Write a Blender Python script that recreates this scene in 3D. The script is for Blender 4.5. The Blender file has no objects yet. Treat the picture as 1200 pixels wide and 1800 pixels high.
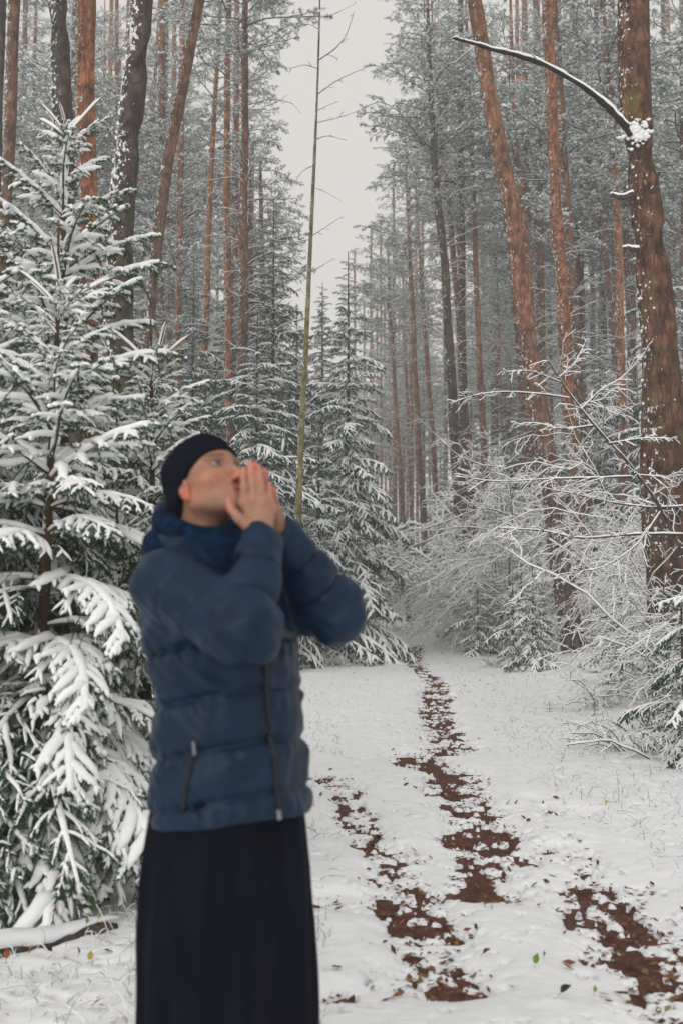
import bpy, math, random
import numpy as np
from mathutils import Matrix, Vector

# ------------------------------------------------------------------ camera, world, sun, exposure
SC = bpy.context.scene
COL = SC.collection
FPX, PITCH, CAMZ = 1900.0, math.atan(150 / 1900.0), 1.4
cam_data = bpy.data.cameras.new('camera'); cam = bpy.data.objects.new('camera', cam_data); COL.objects.link(cam)
cam.location = (0, 0, CAMZ); cam.rotation_euler = (math.radians(90) + PITCH, 0, 0)
cam_data.sensor_fit = 'HORIZONTAL'; cam_data.sensor_width = 24.0; cam_data.lens = 24.0 * FPX / 1200
cam_data.clip_start = 0.05; cam_data.clip_end = 1500
cam_data.dof.use_dof = True; cam_data.dof.focus_distance = 10.0; cam_data.dof.aperture_fstop = 3.2
SC.camera = cam

SUN_EL, SUN_AZ = math.radians(27), math.radians(-160)
world = bpy.data.worlds.new('World'); SC.world = world; world.use_nodes = True
wn, wl = world.node_tree.nodes, world.node_tree.links
wn.clear()
w_out = wn.new('ShaderNodeOutputWorld'); w_bg = wn.new('ShaderNodeBackground')
w_sky = wn.new('ShaderNodeTexSky'); w_sky.sky_type = 'NISHITA'; w_sky.sun_disc = False
w_sky.sun_elevation = SUN_EL; w_sky.sun_rotation = SUN_AZ; w_sky.air_density = 1.0; w_sky.dust_density = 4.0
w_mix = wn.new('ShaderNodeMix'); w_mix.data_type = 'RGBA'
w_mix.inputs[0].default_value = 0.95
w_mix.inputs[7].default_value = (8.7, 8.4, 7.95, 1)      # even winter overcast
wl.new(w_sky.outputs[0], w_mix.inputs[6]); wl.new(w_mix.outputs[2], w_bg.inputs[0])
w_bg.inputs[1].default_value = 0.1
wl.new(w_bg.outputs[0], w_out.inputs[0])

sun_d = bpy.data.lights.new('sun', 'SUN'); sun_d.energy = 1.5; sun_d.angle = math.radians(50); sun_d.color = (1.0, 0.98, 0.95)
sun = bpy.data.objects.new('sun', sun_d); COL.objects.link(sun)
sun_dir = Vector((math.sin(SUN_AZ) * math.cos(SUN_EL), math.cos(SUN_AZ) * math.cos(SUN_EL), math.sin(SUN_EL)))
sun.rotation_euler = sun_dir.to_track_quat('Z', 'Y').to_euler()

SC.view_settings.view_transform = 'Standard'; SC.view_settings.look = 'None'
SC.view_settings.exposure = -0.16; SC.view_settings.gamma = 1.0
SC.view_settings.use_curve_mapping = False
SC.render.engine = 'CYCLES'
cy = SC.cycles
cy.max_bounces = 10; cy.diffuse_bounces = 8; cy.glossy_bounces = 2; cy.transmission_bounces = 2
cy.volume_bounces = 3; cy.transparent_max_bounces = 4
cy.caustics_reflective = False; cy.caustics_refractive = False

# ------------------------------------------------------------------ small maths
CP, SP = math.cos(PITCH), math.sin(PITCH)
def P(px, py, Y):
    u = (900 - py) / FPX; r = (px - 600) / FPX
    dy = CP - SP * u; dz = SP + CP * u
    return np.array([r * Y / dy, Y, CAMZ + dz * Y / dy])
def G(px, py):
    u = (900 - py) / FPX; r = (px - 600) / FPX
    dy = CP - SP * u; dz = SP + CP * u
    s = -CAMZ / dz
    return np.array([r * s, dy * s])
RNG = np.random.default_rng(7)

def hash2(ix, iy, seed):
    h = (ix.astype(np.int64) * 374761393 + iy.astype(np.int64) * 668265263 + seed * 144665) & 0x7fffffff
    h = ((h ^ (h >> 13)) * 1274126177) & 0x7fffffff
    return ((h ^ (h >> 16)) & 0xffff) / 65535.0
def vnoise(x, y, seed=0):
    ix, iy = np.floor(x), np.floor(y); fx, fy = x - ix, y - iy
    fx = fx * fx * (3 - 2 * fx); fy = fy * fy * (3 - 2 * fy)
    a = hash2(ix, iy, seed); b = hash2(ix + 1, iy, seed); c = hash2(ix, iy + 1, seed); d = hash2(ix + 1, iy + 1, seed)
    return (a * (1 - fx) + b * fx) * (1 - fy) + (c * (1 - fx) + d * fx) * fy
def fbm(x, y, seed=0, o=4):
    s = 0; a = 0.5
    for i in range(o):
        s = s + a * vnoise(x * 2 ** i + 17.3 * i, y * 2 ** i - 9.1 * i, seed + i); a *= 0.5
    return s / (1 - 0.5 ** o)
def sstep(a, b, x):
    t = np.clip((x - a) / (b - a), 0, 1); return t * t * (3 - 2 * t)
def nrm(v):
    return v / np.maximum(np.linalg.norm(v, axis=-1, keepdims=True), 1e-9)

# ------------------------------------------------------------------ mesh building
class Geo:
    def __init__(s): s.V = []; s.n = 0; s.F = []
    def add(s, V, F, mat=0, smooth=False):
        V = np.asarray(V, np.float32).reshape(-1, 3); F = np.asarray(F, np.int64)
        if len(F) == 0: return
        s.V.append(V); s.F.append((F + s.n, mat, smooth)); s.n += len(V)
    def merged(s, M):      # transformed copies of the whole thing (M: list of 4x4)
        out = Geo(); V = np.concatenate(s.V)
        for m in M:
            m = np.asarray(m); W = V @ m[:3, :3].T + m[:3, 3]
            base = out.n; out.V.append(W.astype(np.float32))
            for F, a, b in s.F: out.F.append((F + base, a, b))
            out.n += len(W)
        return out
    def join(s, o, M=None):
        V = np.concatenate(o.V)
        if M is not None: M = np.asarray(M); V = V @ M[:3, :3].T + M[:3, 3]
        s.V.append(V.astype(np.float32))
        for F, a, b in o.F: s.F.append((F + s.n, a, b))
        s.n += len(V)
    def mesh(s, name, mats):
        V = np.concatenate(s.V).astype(np.float32)
        me = bpy.data.meshes.new(name)
        me.vertices.add(len(V)); me.vertices.foreach_set('co', V.ravel())
        loops = np.concatenate([F.ravel() for F, _, _ in s.F]).astype(np.int32)
        tot = np.concatenate([np.full(len(F), F.shape[1]) for F, _, _ in s.F]).astype(np.int32)
        st = np.concatenate([[0], np.cumsum(tot)[:-1]]).astype(np.int32)
        me.loops.add(len(loops)); me.loops.foreach_set('vertex_index', loops)
        me.polygons.add(len(tot)); me.polygons.foreach_set('loop_start', st); me.polygons.foreach_set('loop_total', tot)
        me.polygons.foreach_set('material_index', np.concatenate([np.full(len(F), m) for F, m, _ in s.F]).astype(np.int32))
        me.polygons.foreach_set('use_smooth', np.concatenate([np.full(len(F), sm) for F, _, sm in s.F]).astype(bool))
        for m in mats: me.materials.append(m)
        me.update(calc_edges=True)
        return me

def tubes(geo, pts, rad, k, mat, smooth=False, squash=1.0, cap=True, jit=0.0, rng=RNG, lift=0.0):
    """pts (B,n,3), rad (B,n): tubes with k sides; squash flattens upwards."""
    pts = np.asarray(pts, float); rad = np.asarray(rad, float)
    if pts.ndim == 2: pts = pts[None]; rad = rad[None]
    B, n, _ = pts.shape
    if B == 0: return
    t = nrm(np.gradient(pts, axis=1))
    up = np.array([0, 0, 1.0])
    s = np.cross(t, up); bad = np.linalg.norm(s, axis=-1) < 0.08
    s[bad] = np.array([1.0, 0.05, 0]); s = nrm(s - t * np.sum(s * t, -1, keepdims=True))
    u = np.cross(s, t)
    a = np.arange(k) / k * 2 * math.pi + math.pi / 2
    r = rad[:, :, None] * (1 + jit * (rng.random((B, n, k)) - 0.5) * 2)
    if lift: r = r * np.clip(1.25 * np.sqrt(1 - t[..., 2:3] ** 2), 0.12, 1)
    ring = pts[:, :, None, :] + (r * np.cos(a))[..., None] * s[:, :, None, :] + (r * np.sin(a) * squash)[..., None] * u[:, :, None, :]
    if np.any(lift): ring[..., 2] += (rad * lift)[:, :, None]
    V = ring.reshape(-1, 3)
    b = np.arange(B)[:, None, None] * n * k; i = np.arange(n - 1)[None, :, None] * k; j = np.arange(k)[None, None, :]
    j2 = (j + 1) % k
    F = np.stack([b + i + j, b + i + j2, b + i + k + j2, b + i + k + j], -1).reshape(-1, 4)
    geo.add(V, F, mat, smooth)
    if cap and k >= 3:
        base = geo.n - len(V)
        for e, rev in ((0, True), (n - 1, False)):
            idx = (np.arange(B)[:, None] * n * k + e * k + np.arange(k)[None, :])
            if rev: idx = idx[:, ::-1]
            geo.F.append((idx + base, mat, smooth))

def needles(geo, pts, per, length, width, mat, spread=0.9, fwd=0.6, down=0.3, rng=RNG, t0=0.05, t1=1.0, flat=1.0):
    pts = np.asarray(pts, float); B, n, _ = pts.shape
    if B == 0: return
    per = int(per); t = rng.uniform(t0, t1, (B, per)) * (n - 1)
    i = np.minimum(t.astype(int), n - 2); f = (t - i)[..., None]
    bi = np.arange(B)[:, None]
    p = pts[bi, i] * (1 - f) + pts[bi, i + 1] * f
    d = nrm(pts[bi, i + 1] - pts[bi, i])
    r = rng.normal(size=(B, per, 3)); r[..., 2] *= flat; r = nrm(r - d * np.sum(r * d, -1, keepdims=True))
    q = nrm(d * fwd + r * spread + np.array([0, 0, -down]))
    w = nrm(np.cross(q, rng.normal(size=(B, per, 3))))
    L = (length * rng.uniform(0.7, 1.2, (B, per)))[..., None]
    W = width * 0.5
    V = np.stack([p - w * W, p + w * W, p + q * L], 2).reshape(-1, 3)
    F = np.arange(B * per * 3).reshape(-1, 3)
    geo.add(V, F, mat)

OCT_V = np.array([[1, 0, 0], [0, 1, 0], [-1, 0, 0], [0, -1, 0], [0, 0, 1], [0, 0, -1]], float)
OCT_F = np.array([[0, 1, 4], [1, 2, 4], [2, 3, 4], [3, 0, 4], [1, 0, 5], [2, 1, 5], [3, 2, 5], [0, 3, 5]])
def _ico():
    V = [*nrm(OCT_V)]; F = []
    cache = {}
    def mid(a, b):
        key = (min(a, b), max(a, b))
        if key not in cache:
            m = V[a] + V[b]; V.append(m / np.linalg.norm(m)); cache[key] = len(V) - 1
        return cache[key]
    for a, b, c in OCT_F:
        x, y, z = mid(a, b), mid(b, c), mid(c, a)
        F += [[a, x, z], [b, y, x], [c, z, y], [x, y, z]]
    return np.array(V), np.array(F)
ICO_V, ICO_F = _ico()
def blobs(geo, C, R, mat, smooth=True, jit=0.25, fine=False, rng=RNG):
    C = np.asarray(C, float).reshape(-1, 3); R = np.asarray(R, float)
    if R.ndim == 1: R = np.repeat(R[:, None], 3, 1) * np.array([1, 1, 0.7])
    v, f = (ICO_V, ICO_F) if fine else (OCT_V, OCT_F)
    B = len(C)
    if B == 0: return
    V = C[:, None, :] + v[None] * R[:, None, :] * (1 + jit * (rng.random((B, len(v), 1)) - 0.5) * 2)
    F = (f[None] + np.arange(B)[:, None, None] * len(v)).reshape(-1, 3)
    geo.add(V.reshape(-1, 3), F, mat, smooth)

def line(start, d, L, n, grav=0.0, wig=0.0, rng=RNG, curl=None):
    """start (B,3), d (B,3), L (B,) -> (B,n,3) bent by gravity (relative) with random wiggle"""
    B = len(start); t = np.linspace(0, 1, n)
    pts = start[:, None, :] + d[:, None, :] * (L[:, None] * t)[..., None]
    g = grav if np.ndim(grav) else np.full(B, grav)
    pts[..., 2] -= (g * L)[:, None] * t ** 2
    if wig:
        w = rng.normal(size=(B, n, 3)) * (wig * L)[:, None, None]; w[:, 0] = 0
        pts += np.cumsum(w, axis=1) * 0.6
    return pts
def spawn(par, plen, m, t0, t1, ratio, angle, n, grav=0.0, wig=0.03, upb=0.0, taper=0.5, rng=RNG, flat=0.5):
    """children of each parent polyline; returns pts, lens, t"""
    B, k, _ = par.shape
    t = (np.linspace(t0, t1, m)[None] + rng.uniform(-0.5, 0.5, (B, m)) * (t1 - t0) / m).clip(0.02, 0.98)
    ti = t * (k - 1); i = np.minimum(ti.astype(int), k - 2); f = (ti - i)[..., None]; bi = np.arange(B)[:, None]
    p = par[bi, i] * (1 - f) + par[bi, i + 1] * f
    d = nrm(par[bi, i + 1] - par[bi, i])
    side = np.where((np.arange(m)[None] + rng.integers(0, 2, (B, 1))) % 2 == 0, 1.0, -1.0)[..., None]
    h = np.cross(d, np.array([0, 0, 1.0])); h[np.linalg.norm(h, axis=-1) < 0.1] = [1, 0, 0]; h = nrm(h)
    v = np.cross(h, d)
    roll = rng.normal(size=(B, m, 1)) * (1 - flat) * 1.5
    o = h * side * np.cos(roll) + v * np.sin(roll)
    a = angle * rng.uniform(0.7, 1.25, (B, m, 1))
    q = nrm(d * np.cos(a) + o * np.sin(a) + np.array([0, 0, upb]))
    L = plen[:, None] * ratio * (1 - taper * t) * rng.uniform(0.5, 1.3, (B, m))
    p = p.reshape(-1, 3); q = q.reshape(-1, 3); L = L.reshape(-1)
    return line(p, q, L, n, grav, wig, rng), L, t.reshape(-1)

# ------------------------------------------------------------------ scene bookkeeping
def obj(name, mesh, parent=None, loc=None, **props):
    o = bpy.data.objects.new(name, mesh); COL.objects.link(o)
    if parent is not None: o.parent = parent
    if loc is not None: o.location = loc
    for k, v in props.items(): o[k] = v
    return o
def thing(name, label, cat, loc=(0, 0, 0), group=None, rz=0.0):
    o = bpy.data.objects.new(name, None); COL.objects.link(o); o.location = loc; o.rotation_euler = (0, 0, rz)
    o.empty_display_size = 0.2; o['label'] = label; o['category'] = cat
    if group: o['group'] = group
    return o

# ------------------------------------------------------------------ materials
def new_mat(name, color, rough=0.8, spec=0.2):
    m = bpy.data.materials.new(name); m.use_nodes = True
    b = m.node_tree.nodes['Principled BSDF']
    b.inputs['Base Color'].default_value = (*color, 1); b.inputs['Roughness'].default_value = rough
    b.inputs['Specular IOR Level'].default_value = spec
    return m, m.node_tree.nodes, m.node_tree.links, b
def noise(nd, lk, scale, detail=3, vec=None, rough=0.55, stretch=None, dist=0.0, coord='Object'):
    n = nd.new('ShaderNodeTexNoise'); n.inputs['Scale'].default_value = scale; n.inputs['Detail'].default_value = detail
    n.inputs['Roughness'].default_value = rough; n.inputs['Distortion'].default_value = dist
    tc = nd.new('ShaderNodeTexCoord'); mp = nd.new('ShaderNodeMapping')
    if stretch: mp.inputs['Scale'].default_value = stretch
    lk.new(tc.outputs[coord], mp.inputs[0]); lk.new(mp.outputs[0], n.inputs['Vector'])
    return n
def ramp(nd, lk, src, stops):
    r = nd.new('ShaderNodeValToRGB'); e = r.color_ramp.elements
    while len(e) < len(stops): e.new(0.5)
    for el, (p, c) in zip(e, stops): el.position = p; el.color = (*c, 1)
    lk.new(src, r.inputs[0]); return r
def mixc(nd, lk, fac, a, b):
    m = nd.new('ShaderNodeMix'); m.data_type = 'RGBA'
    for s, v in ((0, fac), (6, a), (7, b)):
        if isinstance(v, (tuple, float, int)): m.inputs[s].default_value = (*v, 1) if isinstance(v, tuple) else v
        else: lk.new(v, m.inputs[s])
    return m.outputs[2]
def math_n(nd, lk, op, a, b=None, clamp=False):
    m = nd.new('ShaderNodeMath'); m.operation = op; m.use_clamp = clamp
    for i, v in enumerate((a, b)):
        if v is None: continue
        if isinstance(v, (int, float)): m.inputs[i].default_value = v
        else: lk.new(v, m.inputs[i])
    return m.outputs[0]
def bump(nd, lk, b, src, strength, dist):
    bp = nd.new('ShaderNodeBump'); bp.inputs['Strength'].default_value = strength; bp.inputs['Distance'].default_value = dist
    lk.new(src, bp.inputs['Height']); lk.new(bp.outputs[0], b.inputs['Normal']); return bp

def two_tone(name, c1, c2, scale, rough=0.8, spec=0.2, bmp=0.0, detail=3, lo=0.35, hi=0.65, stretch=None, bd=0.01):
    m, nd, lk, b = new_mat(name, c1, rough, spec)
    n = noise(nd, lk, scale, detail, stretch=stretch)
    r = ramp(nd, lk, n.outputs['Fac'], [(lo, c1), (hi, c2)])
    lk.new(r.outputs[0], b.inputs['Base Color'])
    if bmp: bump(nd, lk, b, n.outputs['Fac'], bmp, bd)
    return m
SNOW = two_tone('snow', (0.78, 0.80, 0.83), (0.85, 0.86, 0.875), 9.0, 0.75, 0.15, 0.35, 5, bd=0.02)
SNOW_T = two_tone('tree_snow', (0.87, 0.885, 0.90), (0.92, 0.925, 0.93), 30.0, 0.8, 0.1, 0.4, 4, bd=0.006)
NEEDLE = two_tone('spruce_needles', (0.012, 0.045, 0.020), (0.045, 0.105, 0.035), 3.0, 0.6, 0.2)
NEEDLE_FAR = two_tone('far_spruce_needles', (0.008, 0.055, 0.037), (0.032, 0.120, 0.080), 2.0, 0.7, 0.2, lo=0.45, hi=0.75)
NEEDLE_PINE = two_tone('frosted_pine_needles', (0.035, 0.10, 0.080), (0.42, 0.50, 0.48), 2.6, 0.8, 0.1, lo=0.38, hi=0.68)
TWIG = two_tone('twig_bark', (0.045, 0.032, 0.024), (0.12, 0.075, 0.045), 12.0, 0.85)
TWIG_Y = two_tone('young_shoot_bark', (0.16, 0.11, 0.035), (0.22, 0.17, 0.06), 12.0, 0.8)
LIMB = two_tone('dark_limb', (0.012, 0.010, 0.010), (0.035, 0.026, 0.022), 14.0, 0.8)  # simply a darker bark colour for the long arching branch
TWIG_D = two_tone('dead_twig_bark', (0.035, 0.030, 0.030), (0.09, 0.07, 0.06), 10.0, 0.85)

def bark(name, low, high, z0, z1, snow=0.5, dark=(0.05, 0.04, 0.035), scale=1.0, moss=0.0):
    m, nd, lk, b = new_mat(name, low, 0.9, 0.1)
    tc = nd.new('ShaderNodeTexCoord'); sp = nd.new('ShaderNodeSeparateXYZ'); lk.new(tc.outputs['Object'], sp.inputs[0])
    n0 = noise(nd, lk, 1.3, 3)
    zz = math_n(nd, lk, 'ADD', sp.outputs[2], math_n(nd, lk, 'MULTIPLY', n0.outputs['Fac'], 3.0))
    mr = nd.new('ShaderNodeMapRange'); mr.inputs[1].default_value = z0 + 1.5; mr.inputs[2].default_value = z1 + 1.5; lk.new(zz, mr.inputs[0])
    base = mixc(nd, lk, mr.outputs[0], low, high)
    pl = noise(nd, lk, 14.0 * scale, 5, stretch=(1, 1, 0.22), rough=0.65, dist=0.4)
    vo = nd.new('ShaderNodeTexVoronoi'); vo.feature = 'DISTANCE_TO_EDGE'; vo.inputs['Scale'].default_value = 9.0 * scale
    mpv = nd.new('ShaderNodeMapping'); mpv.inputs['Scale'].default_value = (1, 1, 0.33); wv = nd.new('ShaderNodeVectorMath'); wv.operation = 'MULTIPLY_ADD'
    nw = noise(nd, lk, 7.0, 3); lk.new(nw.outputs['Color'], wv.inputs[0]); wv.inputs[1].default_value = (0.10, 0.10, 0.30); lk.new(tc.outputs['Object'], wv.inputs[2])
    lk.new(wv.outputs[0], mpv.inputs[0]); lk.new(mpv.outputs[0], vo.inputs['Vector'])
    vr = ramp(nd, lk, vo.outputs['Distance'], [(0.02, (0, 0, 0)), (0.16, (1, 1, 1))])
    pr = ramp(nd, lk, pl.outputs['Fac'], [(0.34, (0, 0, 0)), (0.52, (1, 1, 1))])
    r1 = nd.new('ShaderNodeMix'); r1.data_type = 'RGBA'; r1.blend_type = 'MULTIPLY'; r1.inputs[0].default_value = 0.6
    lk.new(pr.outputs[0], r1.inputs[6]); lk.new(vr.outputs[0], r1.inputs[7])
    c = mixc(nd, lk, r1.outputs[2], mixc(nd, lk, 0.8, base, dark), base)
    v2 = noise(nd, lk, 5.0 * scale, 4)
    r2 = ramp(nd, lk, v2.outputs['Fac'], [(0.35, (0.50, 0.52, 0.55)), (0.66, (1.25, 1.2, 1.15))])
    mm = nd.new('ShaderNodeMix'); mm.data_type = 'RGBA'; mm.blend_type = 'MULTIPLY'; mm.inputs[0].default_value = 1
    lk.new(c, mm.inputs[6]); lk.new(r2.outputs[0], mm.inputs[7]); c = mm.outputs[2]
    if moss:
        g = noise(nd, lk, 3.0, 4, stretch=(1, 1, 0.5))
        gr = ramp(nd, lk, g.outputs['Fac'], [(0.62 - moss * 0.25, (0, 0, 0)), (0.75 - moss * 0.25, (1, 1, 1))])
        c = mixc(nd, lk, gr.outputs[0], c, (0.12, 0.11, 0.03))
    # blown snow stuck in the bark on the windward side
    ge = nd.new('ShaderNodeNewGeometry'); dp = nd.new('ShaderNodeVectorMath'); dp.operation = 'DOT_PRODUCT'
    lk.new(ge.outputs['Normal'], dp.inputs[0]); dp.inputs[1].default_value = (-0.86, -0.36, 0.35)
    sn = noise(nd, lk, 16.0 * scale, 4, stretch=(1, 1, 0.8), rough=0.7)
    sn2 = noise(nd, lk, 2.2, 2)
    s = math_n(nd, lk, 'ADD', sn.outputs['Fac'], math_n(nd, lk, 'MULTIPLY', dp.outputs['Value'], 0.17))
    s = math_n(nd, lk, 'ADD', s, math_n(nd, lk, 'MULTIPLY', sn2.outputs['Fac'], 0.22))
    mr2 = nd.new('ShaderNodeMapRange'); th = 0.88 - 0.16 * snow
    mr2.inputs[1].default_value = th; mr2.inputs[2].default_value = th + 0.035; lk.new(s, mr2.inputs[0])
    c = mixc(nd, lk, mr2.outputs[0], c, (0.84, 0.85, 0.87))
    lk.new(c, b.inputs['Base Color'])
    hh = math_n(nd, lk, 'ADD', r1.outputs[2], math_n(nd, lk, 'MULTIPLY', mr2.outputs[0], 0.8))
    bump(nd, lk, b, hh, 0.9, 0.02)
    return m
GREYB, ORANGE = (0.135, 0.105, 0.085), (0.46, 0.20, 0.10)
BARK = {
 'big':    bark('big_pine_bark', (0.135, 0.085, 0.060), (0.21, 0.11, 0.072), 1.5, 5.5, 0.22, moss=0.12, dark=(0.03, 0.022, 0.02)),
 'lean':   bark('leaning_pine_bark', (0.16, 0.115, 0.10), (0.38, 0.19, 0.115), 3.0, 7.5, 0.30),
 'dark':   bark('dark_pine_bark', (0.105, 0.088, 0.075), (0.115, 0.09, 0.08), 2, 6, 0.75),
 'orange': bark('orange_pine_bark', (0.22, 0.13, 0.09), ORANGE, 3, 8, 0.45),
 'far':    bark('far_pine_bark', (0.15, 0.115, 0.10), (0.48, 0.215, 0.12), 5, 11, 0.35, scale=0.7),
 'grey':   bark('grey_pine_bark', (0.11, 0.09, 0.075), (0.17, 0.12, 0.09), 8, 16, 0.35, scale=0.7, moss=0.2),
 'brown':  bark('brown_pine_bark', (0.17, 0.125, 0.095), (0.30, 0.16, 0.10), 6, 14, 0.45),
 'aspen':  bark('yellow_green_bark', (0.26, 0.25, 0.11), (0.24, 0.23, 0.17), 5, 12, 0.25, dark=(0.12, 0.10, 0.06)),
 'spruce': bark('spruce_bark', (0.12, 0.07, 0.04), (0.13, 0.075, 0.04), 2, 6, 0.30),
}
#--SETTING--
HAZE = 0.0027
# ------------------------------------------------------------------ ground: bare earth below, a holed snow sheet above
def gz(x, y):                       # bare ground
    x = np.asarray(x, float); y = np.asarray(y, float)
    h = 0.10 * (fbm(x * 0.35 + 3, y * 0.35, 11, 3) - 0.5) * sstep(2.5, 9, np.hypot(x - 0.4, (y - 3) * 0.6))
    right = sstep(1.9, 4.2, x - 0.045 * y)
    left = sstep(-1.0, -2.6, x)
    h = h + right * (0.16 + 0.5 * (fbm(x * 0.9, y * 0.9, 23, 3) - 0.42)) + left * 0.18 * (fbm(x * 1.1, y * 1.1, 31, 3) - 0.3)
    return h
TRACKS = [  # pixel polyline, half width (m), strength
 ([(738, 1135), (722, 1165), (745, 1185), (768, 1210), (765, 1250), (778, 1300), (800, 1328)], 0.16, 1.3),
 ([(728, 1335), (752, 1352), (790, 1365), (808, 1400), (835, 1440), (850, 1480), (862, 1530), (850, 1572)], 0.16, 1.35),
 ([(572, 1372), (600, 1392), (628, 1440), (655, 1500), (690, 1545)], 0.11, 0.95),
 ([(690, 1545), (712, 1590), (735, 1640), (755, 1690), (765, 1745)], 0.13, 1.2),
 ([(560, 1775), (640, 1765), (690, 1755), (760, 1735)], 0.10, 0.85),
 ([(1030, 1565), (1060, 1600), (1100, 1650), (1150, 1710), (1200, 1770), (1240, 1830)], 0.18, 1.15),
 ([(870, 1440), (940, 1420), (1000, 1440)], 0.12, 0.62),
 ([(880, 1500), (930, 1520), (990, 1500), (1040, 1560)], 0.13, 0.66),
 ([(640, 1610), (600, 1590), (560, 1600)], 0.12, 0.72),
 ([(800, 1570), (760, 1530), (700, 1500)], 0.10, 0.55),
 ([(850, 1440), (790, 1490), (800, 1460)], 0.08, 0.9),
]
_tr = [(np.array([G(*p) for p in pl]), w, a) for pl, w, a in TRACKS]
def track(x, y):
    m = np.zeros_like(x)
    for pl, w, a in _tr:
        lo = pl.min(0) - 4 * w; hi = pl.max(0) + 4 * w
        sel = (x > lo[0]) & (x < hi[0]) & (y > lo[1]) & (y < hi[1])
        if not sel.any(): continue
        xs, ys = x[sel], y[sel]; d = np.full(xs.shape, 9.0)
        for p, q in zip(pl[:-1], pl[1:]):
            v = q - p; t = np.clip(((xs - p[0]) * v[0] + (ys - p[1]) * v[1]) / (v @ v), 0, 1)
            d = np.minimum(d, np.hypot(xs - p[0] - t * v[0], ys - p[1] - t * v[1]))
        d = d + 0.26 * (fbm(xs * 2.6, ys * 2.6, 77, 3) - 0.45)
        m[sel] = np.maximum(m[sel], a * np.exp(-np.maximum(d - w * 0.45, 0) ** 2 / (2 * (w * 0.80) ** 2)))
    return m
def snow_z(x, y):
    base = gz(x, y)
    m = track(x, y)
    n = fbm(x * 9, y * 8, 5, 4); n2 = fbm(x * 28, y * 22, 6, 2)
    n3 = fbm(x * 45, y * 30, 8, 2)
    hole = m * 0.56 + (n - 0.5) * 1.45 + (n2 - 0.5) * 0.80 + (n3 - 0.5) * 0.60 - 0.47
    depth = 0.055 + 0.03 * (fbm(x * 1.7, y * 1.7, 9, 4) - 0.4) + 0.016 * (fbm(x * 7, y * 7, 14, 3) - 0.5) + 0.007 * (n2 - 0.5)
    rough = sstep(1.1, 2.2, x - 0.05 * y) + sstep(-0.2, -1.2, x + 0.02 * y)
    depth = depth + rough * (0.05 * (fbm(x * 5, y * 5, 41, 3) - 0.5) + 0.028 * (fbm(x * 16, y * 16, 43, 2) - 0.5))
    depth = depth * (1 - 0.70 * np.clip(m * 1.3, 0, 1))
    z = base + depth - sstep(-0.10, 0.32, hole) * (depth + 0.045)
    return z
def axis(segs):
    out = [np.arange(a, b, s) for a, b, s in segs]; return np.concatenate(out)
def geometric(a, b, r):
    n = int(math.log(b / a) / math.log(r)); return a * r ** np.arange(n + 1)
xs = np.concatenate([-geometric(3.2, 160, 1.10)[::-1], axis([(-3.1, -0.6, 0.035), (-0.6, 2.3, 0.0125), (2.3, 5.0, 0.04)]), geometric(5.0, 160, 1.10)])
ys = np.concatenate([axis([(-12, 2.4, 0.6)]), geometric(2.4, 3.15, 1.02)[:-1], geometric(3.16, 11, 1.0026), geometric(11.05, 60, 1.0046), geometric(62, 320, 1.08)])
def sheet(name, xs, ys, f, mat):
    X, Y = np.meshgrid(xs, ys); Z = f(X, Y)
    g = Geo(); nx = len(xs); i = np.arange(len(ys) - 1)[:, None] * nx; j = np.arange(nx - 1)[None]
    F = np.stack([i + j, i + j + 1, i + j + 1 + nx, i + j + nx], -1).reshape(-1, 4)
    g.add(np.stack([X, Y, Z], -1), F, 0, True); me = g.mesh(name, [mat])
    return obj(name, me, kind='structure')
DIRT = None
def make_dirt():
    m, nd, lk, b = new_mat('trodden_earth', (0.1, 0.05, 0.03), 0.85, 0.25)
    a = noise(nd, lk, 9, 5, rough=0.7); c = noise(nd, lk, 70, 3, rough=0.7)
    r = ramp(nd, lk, a.outputs['Fac'], [(0.3, (0.060, 0.024, 0.017)), (0.52, (0.125, 0.048, 0.032)), (0.72, (0.19, 0.085, 0.05))])
    r2 = ramp(nd, lk, c.outputs['Fac'], [(0.35, (0.45, 0.45, 0.45)), (0.65, (1.35, 1.3, 1.25))])
    mm = nd.new('ShaderNodeMix'); mm.data_type = 'RGBA'; mm.blend_type = 'MULTIPLY'; mm.inputs[0].default_value = 1
    lk.new(r.outputs[0], mm.inputs[6]); lk.new(r2.outputs[0], mm.inputs[7]); lk.new(mm.outputs[2], b.inputs['Base Color'])
    bump(nd, lk, b, c.outputs['Fac'], 0.8, 0.015); return m
sheet('snow_ground', xs, ys, snow_z, SNOW)
xs2 = np.concatenate([-geometric(1.2, 160, 1.2)[::-1], axis([(-1.0, 2.6, 0.03)]), geometric(2.7, 160, 1.2)])
ys2 = np.concatenate([axis([(-12, 2.4, 0.9)]), geometric(2.4, 60, 1.01), geometric(63, 320, 1.12)])
sheet('forest_path_earth', xs2, ys2, lambda x, y: gz(x, y) - 0.002 + 0.02 * (fbm(x * 9, y * 9, 3, 3) - 0.5), make_dirt())

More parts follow.
